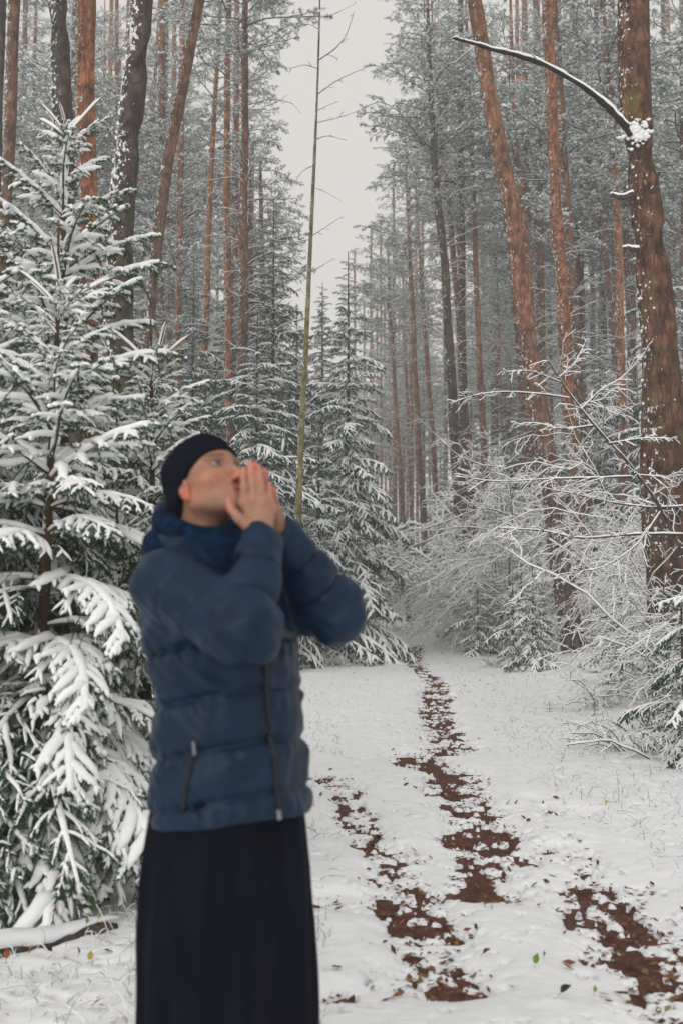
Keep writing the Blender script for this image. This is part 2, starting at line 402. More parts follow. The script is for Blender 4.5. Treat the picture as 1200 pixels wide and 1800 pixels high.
# ------------------------------------------------------------------ spruce boughs
def bough(L, seed, droop=0.35, rise=0.25, load=1.0, width=0.36, needle_n=1.0, sp=0.038, n2=7):
    """one snow-laden near bough along +X. materials: 0 bark 1 needles 2 snow"""
    r = np.random.default_rng(seed); g = Geo()
    t = np.linspace(0, 1, 12)
    main = np.stack([t * L * (1 - 0.12 * t), 0.05 * L * np.sin(t * 3 + r.uniform(0, 6)) * t, rise * t * L - droop * L * t ** 1.9], -1)[None]
    ml = np.array([L])
    m1 = max(6, int(L / sp))
    s1, l1, t1 = spawn(main, ml, m1, 0.10, 0.985, width, 0.85, 6, grav=0.25, wig=0.035, upb=-0.04, taper=0.72, rng=r, flat=0.93)
    big = l1 > 0.07
    s2, l2, _ = spawn(s1[big], l1[big], n2, 0.18, 0.97, 0.42, 0.75, 5, grav=0.32, wig=0.05, upb=-0.10, taper=0.6, rng=r, flat=0.75)
    l2 = np.maximum(l2, 0.03)
    tubes(g, main, np.linspace(0.013, 0.003, 12)[None] * L ** 0.5, 5, 0)
    tubes(g, s1, np.linspace(0.0034, 0.0016, 6)[None].repeat(len(s1), 0), 3, 0)
    N = lambda n: max(3, int(n * needle_n))
    needles(g, main, N(140), 0.021, 0.0036, 1, rng=r, t0=0.3)
    needles(g, s1, N(60), 0.023, 0.0036, 1, rng=r, down=0.5)
    needles(g, s2, N(34), 0.021, 0.0036, 1, rng=r, down=0.55)
    # hanging, snow-free twigs under the bough
    s3, l3, _ = spawn(main, ml, m1 // 2, 0.15, 0.9, width * 0.55, 1.0, 5, grav=0.9, wig=0.03, upb=-0.5, taper=0.5, rng=r, flat=0.6)
    tubes(g, s3, np.linspace(0.003, 0.0015, 5)[None].repeat(len(s3), 0), 3, 0)
    needles(g, s3, N(70), 0.022, 0.0036, 1, rng=r, down=0.6)
    # snow fingers, one on each twig, fatter where the load is heavy
    prof = lambda n, a: np.interp(np.linspace(0, 1, n), [0, 0.15, 0.6, 0.92, 1], [0.75, 1, 0.95, 0.7, 0.22])[None] * a[:, None]
    k1 = r.random(len(s1)) < 0.88
    rr = (0.0125 + 0.009 * r.random(len(s1))) * load * np.clip(l1 / 0.16, 0.7, 1.2)
    tubes(g, s1[k1], prof(6, rr)[k1], 6, 2, True, 0.72, jit=0.2, rng=r, lift=0.45)
    k2 = r.random(len(s2)) < 0.74
    r2 = (0.0075 + 0.006 * r.random(len(s2))) * load
    tubes(g, s2[k2], prof(5, r2)[k2], 5, 2, True, 0.75, jit=0.2, rng=r, lift=0.45)
    tubes(g, main, (np.interp(t, [0, 0.12, 0.6, 1], [0.010, 0.022, 0.021, 0.012]) * load * (0.85 + 0.3 * r.random(12)))[None], 7, 2, True, 0.7, jit=0.12, rng=r, lift=0.55)
    # merged blanket over the widest part of heavily laden boughs
    if load > 9:
        tt = np.linspace(0.22, 0.8, 14); c = np.stack([np.interp(tt, t, main[0, :, a]) for a in range(3)], -1)
        c[:, 2] += 0.010
        w = np.interp(tt, [0.22, 0.4, 0.6, 0.8], [0.02, 0.075, 0.07, 0.02]) * L * load * (0.8 + 0.4 * r.random(14))
        tubes(g, c[None], w[None], 12, 2, True, 0.30, jit=0.22, rng=r, lift=0.05)
    return g.mesh('spruce_bough', [TWIG, NEEDLE, SNOW_T])
def shoot(L, seed):       # bare, thick, snow-topped young shoot
    r = np.random.default_rng(seed); g = Geo(); t = np.linspace(0, 1, 8)
    p = np.stack([t * L, 0.03 * L * np.sin(t * 4), 0.04 * L * np.sin(t * 2.5)], -1)[None]
    tubes(g, p, np.linspace(0.006, 0.0035, 8)[None], 6, 0, True)
    needles(g, p, 90, 0.014, 0.0024, 1, rng=r, spread=0.8, fwd=0.9, down=0.0)
    tubes(g, p, (np.interp(t, [0, 0.2, 0.85, 1], [0.7, 1, 0.95, 0.3]) * 0.0115)[None], 7, 2, True, 0.8, jit=0.12, rng=r, lift=0.75)
    return g.mesh('spruce_shoot', [TWIG_Y, NEEDLE, SNOW_T])
BOUGHS = {
 'heavy': [bough(0.85, 100 + i, 0.50, 0.30, 1.25, 0.36) for i in range(4)],
 'mid':   [bough(0.75, 200 + i, 0.42, 0.30, 1.0, 0.38) for i in range(4)],
 'light': [bough(0.60, 300 + i, 0.22, 0.45, 1.12, 0.42, 0.9, 0.055, 5) for i in range(3)],
 'bare':  [bough(0.70, 400 + i, 0.55, 0.20, 0.55, 0.40, 1.3) for i in range(3)],
}
SHOOTS = [shoot(0.30, 500 + i) for i in range(3)]

def young_spruce(label, px, Y, ytop, reach, seed, lowz=0.25, step=0.17, group=None, nper=6, leader=0.42, azr=None, gap=None, lightto=0.3):
    """near spruce: a thin stem and each bough an object of its own"""
    r = np.random.default_rng(seed)
    base = P(px, 1000, Y); bx = base[0]; z0 = float(gz(np.array([bx]), np.array([Y]))[0])
    H = P(px, ytop, Y)[2] - z0
    t = thing('spruce_tree', label, 'spruce', (bx, Y, z0), group)
    n = 22; zz = np.linspace(-0.1, H, n); g = Geo()
    pts = np.stack([0.015 * np.sin(zz * 2.1 + seed), 0.015 * np.sin(zz * 1.7 + seed * 2), zz], -1)
    rad = np.interp(zz, [0, H - leader, H], [0.013 * H, 0.0095, 0.004])
    tubes(g, pts[None], rad[None], 10, 0, True, jit=0.06, rng=r)
    obj('trunk', g.mesh('trunk', [BARK['spruce']]), t)
    def put(me, z, az, pitch, sc, roll=0.0):
        o = obj('branch', me, t, (float(np.interp(z, zz, pts[:, 0])), float(np.interp(z, zz, pts[:, 1])), z))
        o.rotation_euler = (Matrix.Rotation(az, 3, 'Z') @ Matrix.Rotation(-pitch, 3, 'Y') @ Matrix.Rotation(roll, 3, 'X')).to_euler()
        o.scale = (sc, sc, sc)
    zt = H - leader
    for i in range(5): put(SHOOTS[i % 3], zt, i * 1.257 + r.uniform(-.3, .3), r.uniform(0.5, 0.9), r.uniform(0.75, 1.15))
    z = zt - 0.10; wh = 0
    while z > lowz:
        d = (zt - z) / max(zt - lowz, 0.1)
        ln = reach * (0.20 + 0.95 * d ** 0.75 - 0.22 * d ** 4)
        m = nper if wh % 2 == 0 else nper - 1
        a0 = r.uniform(0, 6.28)
        for i in range(m):
            az = a0 + i * 2 * math.pi / m + r.uniform(-0.25, 0.25)
            L = ln * r.uniform(0.78, 1.12)
            kind = 'light' if d < lightto else r.choice(['heavy', 'mid', 'mid', 'bare'] if d < 0.75 else ['mid', 'heavy', 'bare', 'bare'])
            me = BOUGHS[kind][r.integers(0, len(BOUGHS[kind]))]
            base_len = {'heavy': 0.85, 'mid': 0.75, 'light': 0.60, 'bare': 0.70}[kind]
            pitch = (0.45 - 0.95 * d) + r.uniform(-0.12, 0.12)
            if gap and gap(az): continue
            put(me, z + r.uniform(-0.05, 0.05), az, pitch, L / base_len, r.uniform(-0.2, 0.2))
        z -= step * r.uniform(0.75, 1.2) * (1 + 0.3 * d); wh += 1
    return t

# ------------------------------------------------------------------ far spruce crown (joined boughs)
def far_bough(seed, load=1.0):
    r = np.random.default_rng(seed); g = Geo(); L = 1.0; t = np.linspace(0, 1, 8)
    main = np.stack([t * L, 0.04 * np.sin(t * 4 + seed), 0.15 * t - 0.38 * t ** 2], -1)[None]
    s1, l1, _ = spawn(main, np.array([L]), 14, 0.08, 0.98, 0.40, 0.8, 4, grav=0.30, wig=0.03, upb=-0.1, taper=0.68, rng=r, flat=0.85)
    s2, l2, _ = spawn(s1, l1, 4, 0.25, 0.95, 0.45, 0.8, 3, grav=0.5, wig=0.02, upb=-0.25, taper=0.4, rng=r, flat=0.7)
    tubes(g, main, np.linspace(0.018, 0.005, 8)[None], 3, 0)
    needles(g, main, 30, 0.06, 0.02, 1, rng=r, down=0.8)
    needles(g, s1, 16, 0.075, 0.018, 1, rng=r, down=1.0)
    needles(g, s2, 8, 0.065, 0.018, 1, rng=r, down=1.0)
    k = r.random(len(s1)) < 0.95 * load; k2 = r.random(len(s2)) < 0.8 * load
    tubes(g, main, np.interp(t, [0, .2, .7, 1], [0.015, 0.026, 0.024, 0.012])[None], 4, 2, True, 0.7, jit=0.2, rng=r, lift=0.5)
    tubes(g, s1[k], (np.array([0.024, 0.028, 0.022, 0.008])[None] * r.uniform(0.7, 1.2, (len(s1), 1)))[k], 4, 2, True, 0.7, rng=r, lift=0.4)
    tubes(g, s2[k2], (np.array([0.017, 0.020, 0.008])[None] * r.uniform(0.7, 1.2, (len(s2), 1)))[k2], 3, 2, True, 0.7, rng=r, lift=0.4)
    return g
FB = [far_bough(600 + i) for i in range(4)]
FB_DARK = [far_bough(640 + i, 0.45) for i in range(3)]
def mat4(loc, az, pitch, roll, sc):
    return Matrix.Translation(loc) @ Matrix.Rotation(az, 4, 'Z') @ Matrix.Rotation(-pitch, 4, 'Y') @ Matrix.Rotation(roll, 4, 'X') @ Matrix.Scale(sc, 4)
def spruce_crown(H, R, seed, low=0.4, n=170, dark=False):
    r = np.random.default_rng(seed); g = Geo(); S = FB_DARK if dark else FB
    for i in range(n):
        f = ((i + r.random()) / n) ** 0.85; z = H - 0.1 - (H - low) * f
        d = f; L = R * (0.08 + 0.95 * d ** 0.75) * r.uniform(0.45, 1.2) * (0.85 + 0.3 * math.sin(z * 2.3 + seed + 2 * i * 2.399))
        az = i * 2.399 + r.uniform(-0.3, 0.3)
        g.join(S[r.integers(0, len(S))], mat4((0, 0, z), az, 0.35 - 0.65 * d + r.uniform(-.28, .22), r.uniform(-.3, .3), max(L, 0.15)))
    return g
def spruce_mesh(H, R, seed, low, n, dark=False):
    c = spruce_crown(H, R, seed, low, n, dark).mesh('spruce_crown', [TWIG_D, NEEDLE_FAR, SNOW_T])
    g = Geo(); z = np.linspace(-0.2, H, 12)
    tubes(g, np.stack([z * 0, z * 0, z], -1)[None], np.interp(z, [0, H], [H * 0.0105, 0.01])[None], 8, 0, True)
    return g.mesh('spruce_trunk', [BARK['spruce']]), c, H
def place_spruce(label, px, Y, var, sc=1.0, group=None, rz=0.0, x=None, zoff=0.0):
    tr, cr, H = var
    bx = P(px, 1000, Y)[0] if x is None else x
    z0 = float(gz(np.array([bx]), np.array([Y]))[0]) + zoff
    t = thing('spruce_tree', label, 'spruce', (bx, Y, z0), group, rz); t.scale = (sc, sc, sc)
    obj('trunk', tr, t); obj('crown', cr, t)
    return t

# ------------------------------------------------------------------ pine crowns and dead branches
def pine_branch(seed, L=2.4):
    r = np.random.default_rng(seed); g = Geo(); n = 8; t = np.linspace(0, 1, n)
    main = np.stack([t * L, 0.10 * np.sin(t * 5 + seed) * L * t, 0.22 * t * L - 0.16 * L * t ** 2 + 0.03 * np.sin(t * 9)], -1)[None]
    s1, l1, _ = spawn(main, np.array([L]), 9, 0.25, 0.97, 0.36, 0.8, 5, grav=0.12, wig=0.05, upb=0.1, taper=0.5, rng=r, flat=0.6)
    s2, l2, _ = spawn(s1, l1, 6, 0.2, 0.98, 0.5, 0.8, 4, grav=0.1, wig=0.05, upb=0.12, taper=0.3, rng=r, flat=0.3)
    tubes(g, main, np.linspace(0.028, 0.008, n)[None], 4, 0)
    tubes(g, s1, np.linspace(0.011, 0.004, 5)[None].repeat(len(s1), 0), 3, 0)
    needles(g, s1, 9, 0.11, 0.014, 1, rng=r, spread=0.9, fwd=0.7, down=0.1, t0=0.35)
    needles(g, s2, 15, 0.11, 0.014, 1, rng=r, spread=0.9, fwd=0.7, down=0.1, t0=0.2)
    tubes(g, main, np.full((1, n), 0.020), 4, 2, True, 0.7, jit=0.3, rng=r, lift=1.0)
    tubes(g, s1, np.array([0.014, 0.019, 0.019, 0.016, 0.006])[None].repeat(len(s1), 0), 3, 2, True, 0.7, rng=r, lift=0.7)
    k = r.random(len(s2)) < 0.85
    e = s2[k][:, 2] + np.array([0, 0, 0.03]); blobs(g, e, r.uniform(0.035, 0.075, len(e)), 2, rng=r, jit=0.35)
    e = s2[k][:, 3] + np.array([0, 0, 0.02]); blobs(g, e, r.uniform(0.022, 0.05, len(e)), 2, rng=r, jit=0.35)
    return g
PB = [pine_branch(700 + i) for i in range(4)]
def pine_crown(Hc, R, seed, n=84):
    """crown from z=0 to Hc round a trunk on the axis"""
    r = np.random.default_rng(seed); g = Geo()
    for i in range(n):
        f = (i + r.random()) / n; z = Hc * (1 - f) ** 0.9
        w = R * min(1.0, 0.25 + 1.35 * (1 - z / Hc)) * (0.65 + 0.35 * min(1, z / (0.35 * Hc) + 0.3))
        az = i * 2.399 + r.uniform(-0.5, 0.5)
        g.join(PB[r.integers(0, 4)], mat4((0, 0, z), az, r.uniform(-0.15, 0.45) + 0.3 * (z / Hc), r.uniform(-.4, .4), w * r.uniform(0.6, 1.1) / 2.4))
    return g.mesh('pine_crown', [TWIG_D, NEEDLE_PINE, SNOW_T])
def dead_branches(H, seed, n=26, L=1.6, thick=1.0, up=0.45):
    r = np.random.default_rng(seed); g = Geo()
    az = r.uniform(0, 6.28, n); pit = r.normal(up, 0.25, n); z = np.sort(r.uniform(0, H, n))
    st = np.stack([z * 0, z * 0, z], -1); d = np.stack([np.cos(az) * np.cos(pit), np.sin(az) * np.cos(pit), np.sin(pit)], -1)
    ln = L * r.uniform(0.25, 1.15, n)
    m = line(st, d, ln, 7, 0.28, 0.03, r)
    s1, l1, _ = spawn(m, ln, 4, 0.3, 0.95, 0.35, 0.7, 4, grav=0.15, wig=0.05, rng=r, flat=0.4)
    a = thick
    tubes(g, m, (np.linspace(0.014, 0.005, 7) * a)[None].repeat(n, 0), 4, 0)
    tubes(g, s1, (np.linspace(0.006, 0.003, 4) * a)[None].repeat(len(s1), 0), 3, 0)
    tubes(g, m, (np.linspace(0.018, 0.013, 7) * a)[None].repeat(n, 0), 4, 1, True, 0.8, jit=0.25, rng=r, lift=1.1)
    tubes(g, s1, (np.linspace(0.013, 0.009, 4) * a)[None].repeat(len(s1), 0), 3, 1, True, 0.8, rng=r, lift=0.8)
    return g.mesh('dead_branches', [TWIG_D, SNOW_T])
CROWNS = [(pine_crown(11, 2.6, 800), 11), (pine_crown(9, 3.0, 801), 9), (pine_crown(12, 2.4, 802, 50), 12), (pine_crown(8, 2.4, 803, 38), 8)]
DEADS = [(dead_branches(8, 820 + i, 30, 1.9), 8) for i in range(3)]
DEADS_THIN = [(dead_branches(6, 830 + i, 16, 1.0), 6) for i in range(3)]

def pine(label, pts, Y, mat, H=24.0, crown=None, cz=None, dead=(), group=None, clumps=0, seed=0, sides=14, wscale=1.0, name='pine_tree', csc=1.0, cat='pine', crz=0.0):
    """pts: (px, py, width px) from any height to any other at distance Y; extended down to the ground and up to H"""
    r = np.random.default_rng(seed + 5)
    A = sorted([(*P(x, y, Y), w * Y / FPX / 2) for x, y, w in pts], key=lambda q: q[2]); A = np.array(A)
    z0 = float(gz(np.array([A[0, 0]]), np.array([Y]))[0]) - 0.05
    d = A[-1] - A[0]; s = d / max(d[2], 0.1)
    if A[0, 2] > z0 + 0.1:
        lo = A[0] - s * (A[0, 2] - z0) * 0.8; lo[2] = z0; lo[3] = A[0, 3] * 1.12; A = np.vstack([lo, A])
    else: A[0, 2] = z0
    topd = A[-1] - A[-2]; ts = topd / max(topd[2], 0.1)
    if H > A[-1, 2] + 1:
        k = H - A[-1, 2]; mid = A[-1] + ts * k * 0.5; mid[2] = A[-1, 2] + k * 0.5; mid[3] = A[-1, 3] * 0.66
        top = A[-1] + ts * k * 0.75; top[2] = H; top[3] = 0.03; A = np.vstack([A, mid, top])
    bx, by = A[0, 0], Y
    n = 40 if sides > 10 else 26
    zz = np.linspace(A[0, 2], A[-1, 2], n)
    if sides > 10: zz = A[0, 2] + (A[-1, 2] - A[0, 2]) * np.linspace(0, 1, n) ** 1.4
    q = np.stack([np.interp(zz, A[:, 2], A[:, i]) for i in (0, 1, 3)], -1)
    for _ in range(2): q[1:-1] = (q[:-2] + 2 * q[1:-1] + q[2:]) / 4
    c = np.stack([q[:, 0] - bx + 0.12 * q[:, 2] * np.sin(zz * 1.3 + seed), q[:, 1] - by, zz - z0], -1)
    g = Geo(); tubes(g, c[None], (q[:, 2] * wscale * (1 + 0.05 * np.sin(zz * 2.3 + seed)))[None], sides, 0, True, jit=0.05 if sides > 10 else 0.03, rng=r)
    t = thing(name, label, cat, (bx, by, z0), group)
    obj('trunk', g.mesh('trunk', [BARK[mat]]), t)
    at = lambda z: (float(np.interp(z, c[:, 2], c[:, 0])), float(np.interp(z, c[:, 2], c[:, 1])), z)
    if crown is not None:
        me, hc = CROWNS[crown]; zc = cz if cz is not None else H - hc * csc
        o = obj('crown', me, t, at(zc)); o.scale = (csc, csc, csc)
        o.rotation_euler = (0, math.atan2(at(zc + 4)[0] - at(zc)[0], 4), 0) if not crz else (0, 0, crz)
    for me, zb, sc in dead:
        o = obj('dead_branches', me, t, at(zb), kind='stuff'); o.scale = (sc, sc, sc)
        o.rotation_euler = (0, math.atan2(at(zb + 4)[0] - at(zb)[0], 4), 0)
    if clumps:
        zc = r.uniform(0.3, min(13, H), clumps); az = math.pi + r.normal(0.15, 0.55, clumps)
        rr = np.interp(zc, c[:, 2], q[:, 2]) * wscale
        C = np.stack([np.interp(zc, c[:, 2], c[:, 0]) + np.cos(az) * rr, np.interp(zc, c[:, 2], c[:, 1]) + np.sin(az) * rr, zc], -1)
        R = r.uniform(0.008, 0.026, clumps)[:, None] * np.array([1, 1, 1.1]) * (Y / 20) ** 0.3
        gg = Geo(); blobs(gg, C, R, 0, jit=0.35, fine=Y < 20, rng=r)
        obj('snow_clumps', gg.mesh('snow_clumps', [SNOW_T]), t, kind='stuff')
    return t, at, c, q

def laden_branch(parent, pts_px, Y, r0, r1, snow=1.1, mats=None, dy=0.0, name='branch', sub=0, seed=1):
    """a bent branch drawn through measured points, with its snow; Y shifts by dy along it"""
    r = np.random.default_rng(seed); n0 = len(pts_px)
    W = np.array([P(x, y, Y + dy * i / max(n0 - 1, 1)) for i, (x, y) in enumerate(pts_px)])
    tt = np.linspace(0, n0 - 1, n0 * 4); W = np.stack([np.interp(tt, np.arange(n0), W[:, i]) for i in range(3)], -1)
    for _ in range(3): W[1:-1] = (W[:-2] + 2 * W[1:-1] + W[2:]) / 4
    W += np.cumsum(r.normal(size=W.shape) * r0 * 0.12, 0) * np.linspace(0, 1, len(W))[:, None]
    loc = np.array(parent.location); W = (W - loc) / parent.scale[0]
    R = np.linspace(r0, r1, len(W)); g = Geo()
    R = R * (1 + 0.18 * r.normal(size=len(R)).clip(-1.5, 1.5) * (len(R) > 16))
    tubes(g, W[None], R[None], 7, 0, True, jit=0.12, rng=r)
    tubes(g, W[None], (R * 0.8 * snow + 0.0028)[None], 7, 1, True, 0.75, jit=0.15, rng=r, lift=0.9)
    if sub:
        L = np.array([np.linalg.norm(W[-1] - W[0])])
        s1, l1, _ = spawn(W[None], L, sub, 0.15, 0.97, 0.20, 0.8, 5, grav=0.2, wig=0.04, rng=r, flat=0.5)
        s2, l2, _ = spawn(s1, l1, 4, 0.2, 0.95, 0.4, 0.8, 4, grav=0.1, wig=0.05, rng=r, flat=0.4)
        for s_, a in ((s1, 0.005), (s2, 0.003)):
            n = s_.shape[1]; tubes(g, s_, np.linspace(a, a * .5, n)[None].repeat(len(s_), 0), 3, 0)
            tubes(g, s_, np.linspace(a * 1.5 + .001, a * 1.2 + .001, n)[None].repeat(len(s_), 0), 4, 1, True, 0.8, jit=0.2, rng=r, lift=0.8)
    return obj(name, g.mesh(name, mats or [TWIG_D, SNOW_T]), parent)

# ------------------------------------------------------------------ snow-laden undergrowth
def shrub_mesh(H, seed, stems=7, spread=0.5, snow=1.0, m1=9, m2=6, a=1.0, m3=0):
    r = np.random.default_rng(seed); g = Geo()
    az = r.uniform(0, 6.28, stems); pit = r.uniform(0.75, 1.45, stems) * (1 - spread * 0.3)
    d = np.stack([np.cos(az) * np.cos(pit), np.sin(az) * np.cos(pit), np.sin(pit)], -1)
    st = np.stack([r.normal(0, 0.08, stems), r.normal(0, 0.08, stems), np.zeros(stems)], -1)
    L = H * r.uniform(0.6, 1.15, stems)
    s0 = line(st, d, L, 9, 0.35 * spread, 0.015, r)
    s1, l1, _ = spawn(s0, L, m1, 0.15, 0.97, 0.40, 1.05, 7, grav=0.35, wig=0.07, rng=r, flat=0.1)
    s2, l2, _ = spawn(s1, l1, m2, 0.15, 0.97, 0.36, 0.85, 5, grav=0.25, wig=0.09, rng=r, flat=0.3)
    lv = [(s0, 0.009), (s1, 0.0045), (s2, 0.0028)]
    if m3:
        s3, l3, _ = spawn(s2, l2, m3, 0.2, 0.97, 0.5, 0.8, 4, grav=0.2, wig=0.10, rng=r, flat=0.3); lv.append((s3, 0.002))
    for i, (s, rad) in enumerate(lv):
        n = s.shape[1]; rad = rad * a
        tubes(g, s, np.linspace(rad, rad * 0.5, n)[None].repeat(len(s), 0), 4 if i == 0 else 3, 0)
        tubes(g, s, (np.linspace(1, 0.75, n)[None] * (rad * 0.8 + 0.0048 * a) * snow * r.uniform(0.6, 1.25, (len(s), 1))), 4 if i < 2 else 3, 1, True, 0.85, jit=0.2, rng=r, lift=0.8)
    return g.mesh('snowy_shrub', [TWIG_D, SNOW_T])
#--PLACE--
# ------------------------------------------------------------------ the measured pines
D, DT = DEADS, DEADS_THIN
GP = 'tall pines of the forest'
big, big_at, bc, bq = pine('massive reddish pine at the right edge with a broken snowy collar and long bare branch', [(1110, -20, 58), (1117, 200, 52), (1132, 300, 55), (1142, 450, 58), (1155, 600, 62), (1166, 700, 76), (1176, 900, 84), (1182, 1100, 90)], 14, 'big', 24, 1, 14, group=GP, clumps=120, seed=1, sides=22)
lean, _, _, _ = pine('leaning orange pine with snow-flecked trunk standing in the shrubs right of the path', [(832, 0, 26), (848, 90, 28), (865, 190, 30), (885, 300, 30), (900, 390, 30), (927, 595, 31), (950, 750, 34), (980, 930, 37), (1000, 1080, 41), (1008, 1165, 46)], 22, 'lean', 24, 0, 15, group=GP, clumps=110, seed=2, sides=20)
pine('straight bright orange pine between the leaning pine and the massive one', [(962, 0, 19), (970, 250, 21), (985, 500, 23), (995, 640, 24), (1008, 800, 25)], 26, 'orange', 26, 0, 17, [(D[0][0], 5, 0.7)], GP, clumps=70, seed=3, sides=16)
pine('pale brown pine half hidden just behind the bright orange pine', [(985, 180, 14), (1010, 595, 17), (1030, 850, 20)], 32, 'brown', 24, 3, 12, [(D[1][0], 6, 0.8)], GP, seed=4)
pine('orange pine directly left of the massive pine, with one arching bough', [(1062, 50, 12), (1075, 200, 14), (1085, 400, 15), (1090, 600, 16), (1094, 800, 17)], 33, 'orange', 25, 1, 14, [(D[2][0], 5, 0.8)], GP, seed=5)
pine('thin orange pine tight against the left side of the massive pine', [(1092, 300, 9), (1108, 595, 11), (1112, 800, 12)], 42, 'far', 24, 0, 13, [(D[0][0], 4, 1.0)], GP, seed=6)
pine('slender leaning brown pine crossing behind the arching bough', [(1012, 180, 8), (1050, 350, 10), (1070, 500, 11), (1078, 620, 12)], 40, 'brown', 25, 3, 15, [(D[1][0], 5, 1.0)], GP, seed=7)
pine('narrow orange pine showing just right of the leaning pine', [(899, 75, 7), (905, 250, 8), (920, 375, 10), (932, 500, 11), (940, 700, 12)], 38, 'far', 25, 2, 13, [(D[2][0], 6, 1.0)], GP, seed=8)
pine('grey-barked pine with many long snowy side branches at the right of the sky gap', [(755, 125, 9), (762, 300, 13), (780, 450, 15), (789, 600, 16), (797, 750, 17), (806, 900, 18), (809, 1070, 19)], 38, 'grey', 25, 0, 15, [(D[0][0], 9, 1.15), (D[1][0], 15, 1.2), (D[2][0], 3, 0.8)], GP, clumps=40, seed=9)
pine('reddish pine just right of the grey-barked one', [(775, 225, 8), (797, 450, 10), (808, 600, 11), (818, 750, 14), (828, 900, 16), (832, 1010, 17)], 44, 'far', 27, 2, 16, [(D[1][0], 8, 1.0)], GP, seed=10)
pine('thin pink-orange pine second right of the grey-barked one', [(800, 275, 6), (812, 595, 8), (822, 850, 9)], 55, 'far', 27, 1, 19, [(D[2][0], 8, 1.0)], GP, seed=11)
pine('slim red-orange pine with a moss-green foot left of the leaning pine', [(822, 100, 6), (832, 350, 8), (840, 595, 10), (848, 750, 11), (853, 900, 12), (855, 1060, 12)], 40, 'far', 26, 3, 18, [(D[0][0], 8, 1.0)], GP, seed=12)
pine('orange-topped pine with a grey foot, left of the pair beside the path end', [(718, 400, 7), (727, 600, 9), (735, 780, 11), (745, 930, 13), (752, 1090, 14)], 52, 'far', 25, 2, 14, [(D[1][0], 8, 1.0)], GP, seed=13)
pine('orange-topped pine right of the pair beside the path end', [(738, 460, 6), (747, 600, 8), (760, 760, 9), (767, 900, 10), (772, 1040, 11)], 56, 'far', 24, 3, 15, [(D[2][0], 8, 1.0)], GP, seed=14)
pine('reddish pine standing right beside the central spruce', [(687, 560, 6), (693, 680, 7), (701, 800, 9), (710, 950, 11), (718, 1085, 12)], 60, 'far', 21, 1, 14, [(D[0][0], 6, 1.0)], GP, seed=15)
pine('very thin brown pine between the central spruce and the orange-topped pair', [(712, 620, 5), (720, 850, 6), (728, 1040, 7)], 66, 'far', 22, 3, 16, (), GP, seed=16)
pine('thin dark red stem between the slim red-orange pine and the leaning pine', [(872, 470, 5), (877, 640, 6), (885, 800, 7), (888, 900, 7)], 60, 'far', 25, 1, 17, [(D[1][0], 8, 1.0)], GP, seed=17)
pine('faint orange stem between the leaning pine and the bright orange one', [(945, 300, 6), (955, 595, 8), (962, 760, 8)], 55, 'far', 26, 0, 16, [(D[2][0], 8, 1.0)], GP, seed=18)
pine('reddish lower trunk seen left of the leaning pine at shrub height', [(905, 560, 8), (918, 700, 10), (925, 880, 12)], 46, 'far', 23, 2, 13, [(D[0][0], 6, 1.0)], GP, seed=19)
pine('grey pine stem hard against the right picture edge, behind the massive pine', [(1198, 25, 9), (1200, 300, 10), (1203, 600, 12)], 36, 'brown', 24, 1, 14, (), GP, seed=20)
# left side
pine('thick dark pine with snow plastered down its left side', [(250, -30, 42), (243, 60, 42), (225, 250, 44), (212, 450, 48), (203, 640, 51), (200, 800, 54)], 14.5, 'dark', 22, 1, 13, group=GP, clumps=420, seed=21, sides=22)
pine('leaning brown pine with a snow-dusted left edge, right of the thick dark pine', [(352, 0, 18), (330, 100, 20), (300, 250, 21), (283, 380, 21), (268, 480, 19), (258, 640, 18)], 24, 'brown', 24, 3, 16, group=GP, clumps=260, seed=22, sides=16)
pine('orange-brown pine with a short vertical stub, left of the thick dark pine', [(150, 0, 34), (152, 200, 34), (155, 370, 33), (157, 500, 33)], 19, 'orange', 24, 0, 15, group=GP, clumps=50, seed=23, sides=18)
pine('dark grey-brown pine rising behind the top of the back spruce', [(98, -10, 35), (108, 100, 36), (112, 220, 36), (115, 400, 37)], 18, 'dark', 23, 1, 14, group=GP, clumps=40, seed=24, sides=18)
pine('dark pine at the left picture edge', [(26, 0, 22), (18, 200, 21), (8, 400, 21), (2, 600, 22)], 22, 'brown', 24, 3, 15, group=GP, clumps=50, seed=25, sides=16)
pine('half-cropped dark stem beyond the left picture edge', [(2, 0, 18), (-4, 200, 18), (-8, 500, 19)], 24, 'dark', 24, 0, 15, group=GP, seed=26)
pine('thin orange pine seen between the left-edge pine and the dark grey one', [(62, 60, 7), (57, 300, 8), (55, 500, 9)], 48, 'far', 31, 0, 19, [(D[0][0], 8, 1.0)], GP, seed=27)
pine('very thin orange stem left of the thick dark pine', [(184, 50, 5), (184, 450, 6), (185, 600, 7)], 60, 'far', 36, 2, 23, (), GP, seed=28)
pine('thin dusky stem touching the left side of the thick dark pine', [(205, 0, 8), (206, 200, 8), (205, 400, 9)], 44, 'far', 29, 1, 17, [(D[1][0], 8, 1.0)], GP, seed=29)
pine('thin orange pine between the thick dark pine and the leaning brown one', [(276, 75, 6), (266, 250, 7), (255, 450, 8), (250, 600, 9)], 48, 'far', 30, 0, 18, [(D[2][0], 8, 1.0)], GP, seed=30)
pine('slim golden-orange pine, left of the three close stems behind the person', [(388, 0, 7), (380, 150, 8), (370, 300, 10), (364, 500, 11), (360, 600, 12), (355, 760, 13)], 36, 'orange', 26, 2, 16, [(D[0][0], 9, 0.7)], GP, clumps=40, seed=31, sides=12)
pine('rusty middle one of the three close stems behind the person', [(402, 0, 10), (398, 250, 12), (400, 450, 13), (402, 595, 14), (405, 760, 15)], 32, 'orange', 26, 3, 17, [(D[1][0], 8, 0.7)], GP, clumps=50, seed=32, sides=12)
